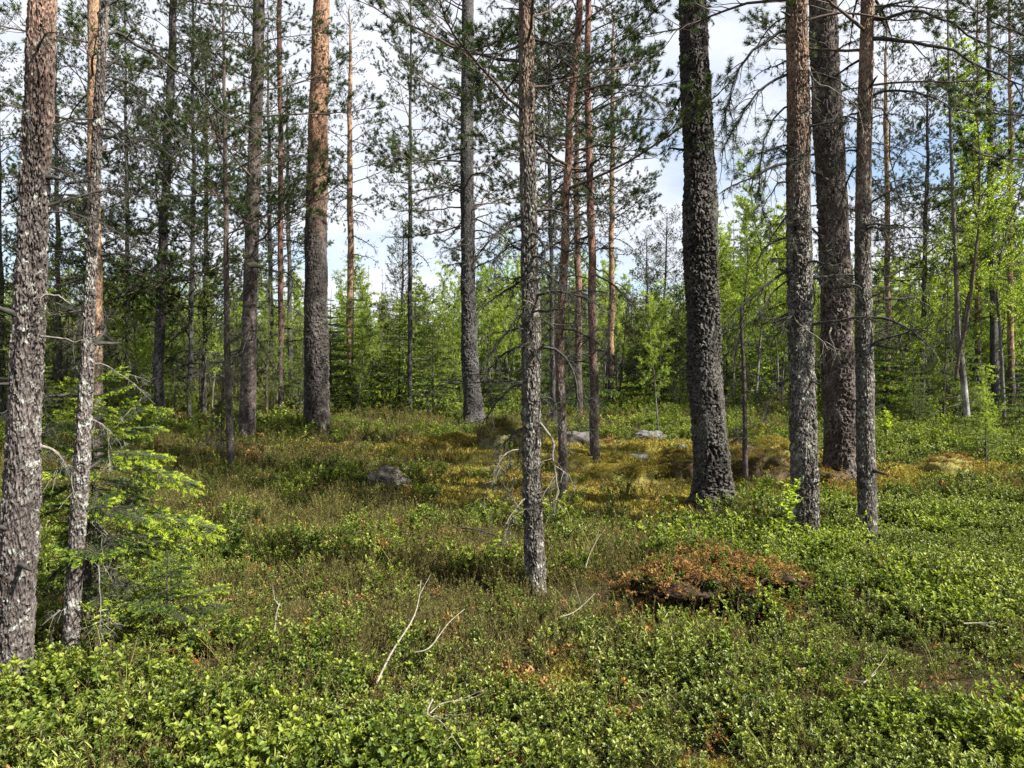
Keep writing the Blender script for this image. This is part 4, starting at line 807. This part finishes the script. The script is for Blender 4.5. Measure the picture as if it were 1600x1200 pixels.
# ------------------------------------------------------------------ stones and hummocks
M_ROCK = plain_mat('grey_lichened_stone', (.035, .035, .035), (.20, .20, .185), 14, bump=.6)
M_ROCKM = plain_mat('mossy_stone', (.085, .085, .03), (.24, .22, .11), 7, bump=.8)
M_ROCKP = plain_mat('purplish_lichen_stone', (.05, .042, .038), (.20, .18, .17), 16, bump=.9)
M_HUMR = plain_mat('reddish_moss_hummock', (.05, .036, .02), (.13, .095, .045), 22, bump=.9)
M_HUMY = plain_mat('yellow_moss_hummock', (.11, .095, .028), (.30, .27, .07), 20, bump=.9)
def rock(w, d, h, seed, rough=.30, nseg=40, nr=22, flat=.5):
    g = G(); th = np.linspace(0, 2*math.pi, nseg, endpoint=False); ph = np.linspace(.02, math.pi-.02, nr); TH, PH = np.meshgrid(th, ph)
    X = np.sin(PH)*np.cos(TH); Y = np.sin(PH)*np.sin(TH); Z = np.cos(PH)
    r = 1+rough*1.6*fbm(X*1.6+seed*7, Y*1.6+Z*1.9, 4)+rough*.5*fbm(X*6+seed, Y*6+Z*5, 3)
    Z2 = np.sign(Z)*np.abs(Z)**flat
    V = np.stack([X*r*w/2, Y*r*d/2, Z2*r*h/2], -1)
    i = np.arange(nr-1)[:, None]*nseg; j = np.arange(nseg)[None]; k = (j+1) % nseg
    g.add(V, np.stack([i+j, i+nseg+j, i+nseg+k, i+k], -1).reshape(-1, 4), 0, .5); g.add(V[0], [list(range(nseg))[::-1]], 0); g.add(V[-1], [list(range(nseg))], 0)
    return g
ROCKXY = []
def put_rock(name, label, cat, px, py, wpx, hpx, mat, seed, rough=.22, dep=.8, sink=.3, fuzz=None, flat=.5):
    b = ground(px, py); w = wpx/FPX*b[1]; h = hpx/FPX*b[1]*1.0; ROCKXY.append((b[0], b[1]+.1, w*.42))
    hh = h/(1-sink*.5)
    me = rock(w, w*dep, hh*1.3, seed, rough, flat=flat).mesh(name, [mat])
    o = tag(obj(name, me, loc=(b[0], b[1]+w*dep*.3, b[2]+h-hh*.65)), label, cat)
    if fuzz:
        rng = np.random.RandomState(seed); vs = np.array([v.co[:] for v in me.vertices]); vs = vs[(vs[:, 2] > -hh*.1)]; k = rng.choice(len(vs), min(len(vs), fuzz[1]), replace=True)
        scatter(fuzz[2], None, None, vs[k]*1.0+rng.normal(size=(len(k), 3))*.015, np.stack([rng.normal(size=len(k))*.3, rng.normal(size=len(k))*.3, rng.rand(len(k))*6.28], -1), rng.uniform(*fuzz[3], len(k)), rng.randint(0, len(fuzz[0]), len(k)), fuzz[0], parent=o)
    return o
put_rock('boulder', 'flat-topped grey boulder with pale lichen and dark underside in the clearing', 'boulder', 1018, 693, 54, 18, M_ROCK, 3, rough=.32, dep=.7, sink=.15)
put_rock('boulder', 'rounded boulder half covered in moss in front of the curved-foot pine', 'boulder', 782, 702, 74, 30, M_ROCKM, 5, rough=.3, fuzz=(MOS+HEA, 160, 'moss_cover', (.6, 1.1)))
put_rock('boulder', 'low lichen-grey stone in the left middle ground', 'boulder', 606, 760, 70, 27, M_ROCKP, 6, rough=.4, fuzz=(HEA+MOS, 150, 'heather_cover', (.25, .5)))
put_rock('boulder', 'long low stone just left of the slim reddish stem rising from the moss', 'boulder', 905, 694, 50, 18, M_ROCKP, 7, rough=.25)
put_rock('boulder', 'pale rounded stone on the yellow moss beyond the slim stems', 'boulder', 1000, 726, 42, 15, M_ROCK, 8)
put_rock('boulder', 'pale low stone between the massive shaggy pine and the half-lit pine', 'boulder', 1188, 716, 60, 16, M_ROCK, 9)
put_rock('boulder', 'small grey stone right of the flat-topped boulder', 'boulder', 1065, 702, 18, 8, M_ROCK, 10)
put_rock('moss_hummock', 'yellow moss hummock left of the mossy boulder', 'hummock', 712, 703, 62, 19, M_HUMY, 11, fuzz=(MOS, 260, 'moss_cover', (.6, 1.0)))
put_rock('moss_hummock', 'pale mossy hummock farthest left in the row of hummocks', 'hummock', 672, 702, 44, 13, M_ROCKM, 12, fuzz=(MOS, 260, 'moss_cover', (.6, 1.0)))
put_rock('moss_hummock', 'dark reddish hummock at the left foot of the massive shaggy pine', 'hummock', 1066, 745, 62, 36, M_HUMR, 13, rough=.3, fuzz=(RST+MOS*3, 260, 'dry_cover', (.3, .6)))
put_rock('moss_hummock', 'brown hummock with dry litter behind the dead snag', 'hummock', 1192, 752, 96, 38, M_HUMR, 14, rough=.3, fuzz=(RST+MOS*3+HEA, 450, 'dry_cover', (.3, .6)))
put_rock('moss_hummock', 'orange-brown hummock on the right beneath the thicket', 'hummock', 1495, 742, 74, 26, M_HUMY, 15, rough=.25, fuzz=(RST+MOS, 110, 'dry_cover', (.3, .6)))
put_rock('moss_hummock', 'orange moss hummock between the flat-topped boulder and the pale stone', 'hummock', 993, 708, 32, 10, M_HUMY, 16, fuzz=(MOS, 50, 'moss_cover', (.5, .9)))
put_rock('moss_hummock', 'wide yellow moss hummock between the two slim reddish stems', 'hummock', 900, 735, 120, 26, M_HUMY, 41, rough=.3, fuzz=(MOS, 420, 'moss_cover', (.5, 1.0)))
put_rock('moss_hummock', 'broad olive moss hummock right of the slim reddish stem rising from the moss', 'hummock', 985, 752, 130, 24, M_HUMY, 42, rough=.3, fuzz=(MOS, 420, 'moss_cover', (.5, 1.0)))
put_rock('moss_hummock', 'mossy hummock with heather on top just left of the nearest scaly pine', 'hummock', 770, 745, 90, 22, M_HUMY, 43, rough=.3, fuzz=(MOS*2+HEA, 300, 'moss_cover', (.4, .8)))
put_rock('moss_hummock', 'yellowish hummock between the dead snag and the half-lit pine', 'hummock', 1215, 712, 70, 20, M_HUMY, 44, rough=.3, fuzz=(MOS, 260, 'moss_cover', (.5, .9)))
put_rock('moss_hummock', 'reddish litter mound around the foot of the broad furrowed pine', 'hummock', 1300, 757, 66, 20, M_HUMR, 17, rough=.25, fuzz=(RST+MOS, 80, 'dry_cover', (.3, .5)))
plants()

# torn-up hummock with rusty dry leaves and a dark hollow under it
def rust_mound():
    x, y = RM[0], RM[1]; z = float(H(x, y)); root = tag(obj('root_mound', None, loc=(x, y, z)), 'torn-up earth hummock with rusty dry leaves above a dark root hollow', 'earth mound')
    rng = np.random.RandomState(4); g = rock(.86, .66, .27, 23, .6, 150, 80, .9); V, F, T = g.flat(); V += .07*np.stack([fbm(V[:, 0]*9+k_*5, V[:, 2]*9+V[:, 1]*7, 4) for k_ in range(3)], -1)
    low = sstep(.08, -.22, V[:, 2])*(V[:, 1] < .05); V[:, 1] += low*.06*(1+.5*fbm(V[:, 0]*5, V[:, 2]*5, 2)); V[:, 2] += .03
    soil = plain_mat('dark_peaty_soil', (.018, .011, .007), (.075, .045, .026), 25, bump=1); me = g.mesh('soil', [soil]); obj('soil', me, root)
    vs = V[(V[:, 2] > -.2)]; k = rng.choice(len(vs), 1900)
    scatter('dry_leaves', None, None, vs[k]+rng.normal(size=(len(k), 3))*.02, np.stack([rng.normal(size=len(k))*.5, rng.normal(size=len(k))*.5, rng.rand(len(k))*6.28], -1), rng.uniform(.35, .75, len(k)), rng.choice(len(RST+HEA+BIL[:2]), len(k), p=[.27]*3+[.02]*5+[.045]*2), RST+HEA+BIL[:2], parent=root)
    for j in range(14):
        x0 = rng.uniform(-.4, .4); P = curve((x0, -.22-.1*rng.rand(), rng.uniform(.0, .2)), (rng.uniform(-.6, .6), -.5, -.5), rng.uniform(.12, .4), 6, -.12, .3, rng); g2 = G(); tube(g2, P, np.linspace(rng.uniform(.002, .005), .001, 6), 4, 0); obj('root', g2.mesh('root', [M_PALE if j % 4 == 0 else M_DEAD]), root)
rust_mound()

# ------------------------------------------------------------------ the young lime green spruces on the left
SBM = [spruce_bough(rnd.uniform(.55, .8), 700+k, nl=.018, nw=.0036, per=620, lime=.97, side_n=12).mesh('bough', [M_LIMB, M_SPRUCE]) for k in range(5)]
def hero_spruce(label, px, py, h, nw, smax, bias, seed, trunkr=.014, t0=.1, pw=.8, prof=False):
    b = ground(px, py); rng = np.random.RandomState(seed); root = tag(obj('young_spruce', None, loc=b), label, 'young spruce'); g = G(); P = curve((0, 0, -.05), (.02, 0, 1), h, 10, .05, .02, rng); tube(g, P, np.linspace(trunkr, .004, 10), 8, 0, .7); obj('trunk', g.mesh('trunk', [B_SMALL]), root)
    for k in range(nw):
        t = t0+(.97-t0)*k/nw; p, _ = along(P, t); m = 4
        for j in range(m):
            a = 2*math.pi*j/m+k*1.1+rng.uniform(-.3, .3); s = smax*(1-t*.86)**pw*rng.uniform(.7, 1.1)*(1+bias*math.cos(a)); 
            if prof:
                s = smax*float(np.interp(t, [0, .25, .45, .65, .85, 1], [.25, .45, 1.0, .85, .50, .25]))*rng.uniform(.75, 1.1)*(1+bias*math.cos(a))
                if t < .34 and rng.rand() < .6: obj('dead_branch', DBM[rng.randint(6)], root, p, (rng.uniform(-.3, .3), .3, a), s*.5); continue
            obj('bough', SBM[rng.randint(5)], root, p, (rng.uniform(-.35, .35), rng.uniform(.05, .38)-.6*t*t, a), max(s, .12))
    return root
hero_spruce('young spruce with lime green shoots between the thin crooked stem and the clearing', 150, 1000, 1.66, 15, .76, .42, 5, prof=True)
hero_spruce('low spreading spruce seedling with yellow-green sprays in front of the lime green spruce', 262, 1010, .58, 7, .72, .12, 6, .009, .2)

# dead snag beside the massive pine, with hanging twigs
def dead_snag(px, py, topy, label, seed, r=.018, n=16, s=(.25, .5)):
    b = ground(px, py); h = at(px, topy, b[1])[2]-b[2]; rng = np.random.RandomState(seed); root = tag(obj('dead_tree', None, loc=b), label, 'dead tree'); g = G(); P = curve((0, 0, -.1), (-.03, 0, 1), h+.1, 12, .03, .02, rng); tube(g, P, np.linspace(r*1.25, r*.6, 12), 9, 0, .5)
    obj('trunk', g.mesh('trunk', [B_OLD2]), root)
    for k in range(n):
        t = .3+.7*rng.rand(); p, _ = along(P, t); a = rng.rand()*6.3; obj('dead_branch', DBM[rng.randint(6)], root, p, (rng.uniform(-.3, .3), rng.uniform(.2, .9), a), rng.uniform(*s))
dead_snag(1166, 765, 480, 'broken-topped dead snag hung with drooping twigs between the massive and half-lit pines', 8, .030, 18)
dead_snag(346, 720, 600, 'short leaning dead stick left of the thin stem with dead twigs', 10, .012, 8, (.2, .4))
dead_snag(140, 1012, 760, 'dark dead stem standing behind the thin crooked pale stem', 12, .026, 9, (.15, .35))
# kinked birch on the right
def kinked_birch():
    Y = 15.0; b = at(1514, 668, Y); b[2] = float(H(b[0], Y)); root = tag(obj('birch_tree', None, loc=b), 'birch with a kinked white lower stem on the right', 'birch tree'); g = G()
    P = np.array([at(px, py, Y)-b for px, py in [(1514, 690), (1510, 640), (1505, 590), (1502, 565), (1497, 540), (1495, 460), (1492, 380), (1488, 290), (1485, 190), (1482, 100), (1480, -60)]]); tube(g, P, np.array([.062, .06, .06, .068, .052, .045, .04, .035, .03, .022, .012]), 14, 0, .9)
    bm = bark_mat('bark_kinked_birch', (.40, .39, .36), (.13, .11, .09), 1.0, .5, (.2, .18, .16), .25, (.06, .05, .045)); obj('trunk', g.mesh('trunk', [bm]), root)
    w, c = birch(6.5, 808, 5200, .045, .95); o = obj('crown', c.mesh('crown', [M_BIRCH]), root, (P[5][0], 0, P[5][2]-1.6)); g2 = G(); g2.merge(w, matmap={0: 1, 1: 1}); V, F, T = g2.flat(); obj('limbs', g2.mesh('limbs', [M_LIMB, M_LIMB]), root, (P[5][0], 0, P[5][2]-1.6))
kinked_birch()
# leafy seedlings
def seedling(px, py, h, label, seed, n=10, ll=.055, lw=.026, mat=None):
    b = ground(px, py); rng = np.random.RandomState(seed); root = tag(obj('seedling', None, loc=b), label, 'seedling'); g = G(); P = curve((0, 0, -.02), (.03, 0, 1), h, 7, .03, .06, rng); tube(g, P, np.linspace(.0045, .002, 7), 5, 0); obj('stem', g.mesh('stem', [M_STEM]), root)
    sm = []
    for k in range(3):
        g = G(); a = rng.rand(14)*6.3; t = rng.rand(14); el = rng.uniform(.0, .8, 14); D_ = np.stack([np.cos(a)*np.cos(el), np.sin(a)*np.cos(el), np.sin(el)], -1)
        leaves(g, np.stack([t*.10, rng.normal(size=14)*.01, t*.05], -1), D_, rng.normal(size=(14, 3))*.4+[0, 0, 1], ll*rng.uniform(.6, 1.1, 14), lw, 0, rng.uniform(.5, 1, 14), six=True); sm.append(g.mesh('leaf_cluster', [mat or M_BIRCH]))
    for k in range(n):
        t = .35+.65*k/n; p, _ = along(P, min(t, .99)); obj('leaf_cluster', sm[k % 3], root, p, (0, -.3, k*2.4), rng.uniform(.7, 1.1))
seedling(1224, 868, .62, 'bright green leafy seedling left of the foot of the half-lit pine', 1, 11)
seedling(152, 1035, .32, 'narrow-leaved green sprig at the foot of the thin crooked stem', 2, 5, .07, .009, M_LING)
seedling(1385, 690, .5, 'bright leafy seedling behind the slim grey pine', 3, 12, .07, .04)

# fallen sticks
def stick(label, pts, r, mat=M_PALE, twigs=2, seed=0, cat='stick'):
    rng = np.random.RandomState(seed); C = []
    for px, py, lift in pts: q = ground(px, py); C.append([q[0], q[1], q[2]+lift])
    C = np.array(C); tt = np.linspace(0, len(C)-1.0001, 14); P = []
    for t in tt:
        i = int(t); u = t-i; a0 = C[max(i-1, 0)]; a1 = C[i]; a2 = C[i+1]; a3 = C[min(i+2, len(C)-1)]; P.append(.5*((2*a1)+(-a0+a2)*u+(2*a0-5*a1+4*a2-a3)*u*u+(-a0+3*a1-3*a2+a3)*u**3))
    P = np.array(P); g = G(); b = P[0].copy(); P = P-b; tube(g, P, np.linspace(r, r*.45, 14), 7, 0)
    for k in range(twigs): p, d = along(P, rng.uniform(.3, .9)); Q = curve(p, d+rng.normal(size=3)*.7, rng.uniform(.08, .2), 4, 0, .15, rng); tube(g, Q, np.linspace(r*.4, .001, 4), 4, 0)
    tag(obj('fallen_stick', g.mesh('fallen_stick', [mat]), loc=b), label, cat)
stick('long bare pale stick curving upward in the foreground left of centre', [(588, 1110, .12), (612, 1085, .20), (645, 1050, .27), (655, 1020, .30), (658, 1000, .34)], .0055, twigs=2, seed=1)
stick('shorter pale stick lying right of the long curving one', [(648, 1070, .16), (672, 1068, .18), (700, 1040, .22), (726, 1020, .24)], .004, seed=2)
stick('thin pale twig right of the foot of the nearest pine', [(875, 1015, .18), (900, 1010, .20), (930, 985, .22)], .0032, seed=3)
stick('thin upright pale twig farther right of the foot of the nearest pine', [(915, 925, .16), (922, 915, .22), (938, 905, .32)], .0028, seed=4)
stick('bent grey twig low in the foreground', [(676, 1160, .18), (668, 1190, .19), (690, 1200, .18), (722, 1240, .16)], .004, seed=5, twigs=5)
stick('small stick above the bent grey twig', [(668, 1185, .17), (690, 1172, .19), (720, 1170, .2)], .0035, seed=6)
stick('mossy dead branch lying left of the nearest pine', [(720, 850, .14), (745, 858, .16), (775, 868, .16), (798, 885, .14)], .008, M_DEAD, 5, 7)
stick('grey stub poking up from the heather left of centre', [(428, 1020, .08), (432, 1018, .2), (438, 1015, .26)], .007, M_PALE, 1, 8)
stick('thin twig in the near right shrubs', [(1345, 1130, .17), (1368, 1118, .19)], .004, seed=9)
stick('small pale twig in the far right shrubs', [(1505, 1020, .16), (1530, 1022, .17)], .005, seed=10, twigs=4)
for k, (x0, y0, x1, y1) in enumerate([(335, 860, 365, 810), (352, 850, 380, 800), (960, 700, 975, 712)]):
    stick(['slanting bare twig right of the lime green spruce', 'second slanting bare twig right of the lime green spruce, nearer the middle', 'thin twig on the moss near the orange hummock'][k], [(x0, y0+20, .08), (x0*.6+x1*.4, y0+10, .2), (x1, y0, .34 if k < 2 else .1)], .0025, M_PALE, 3, 20+k)
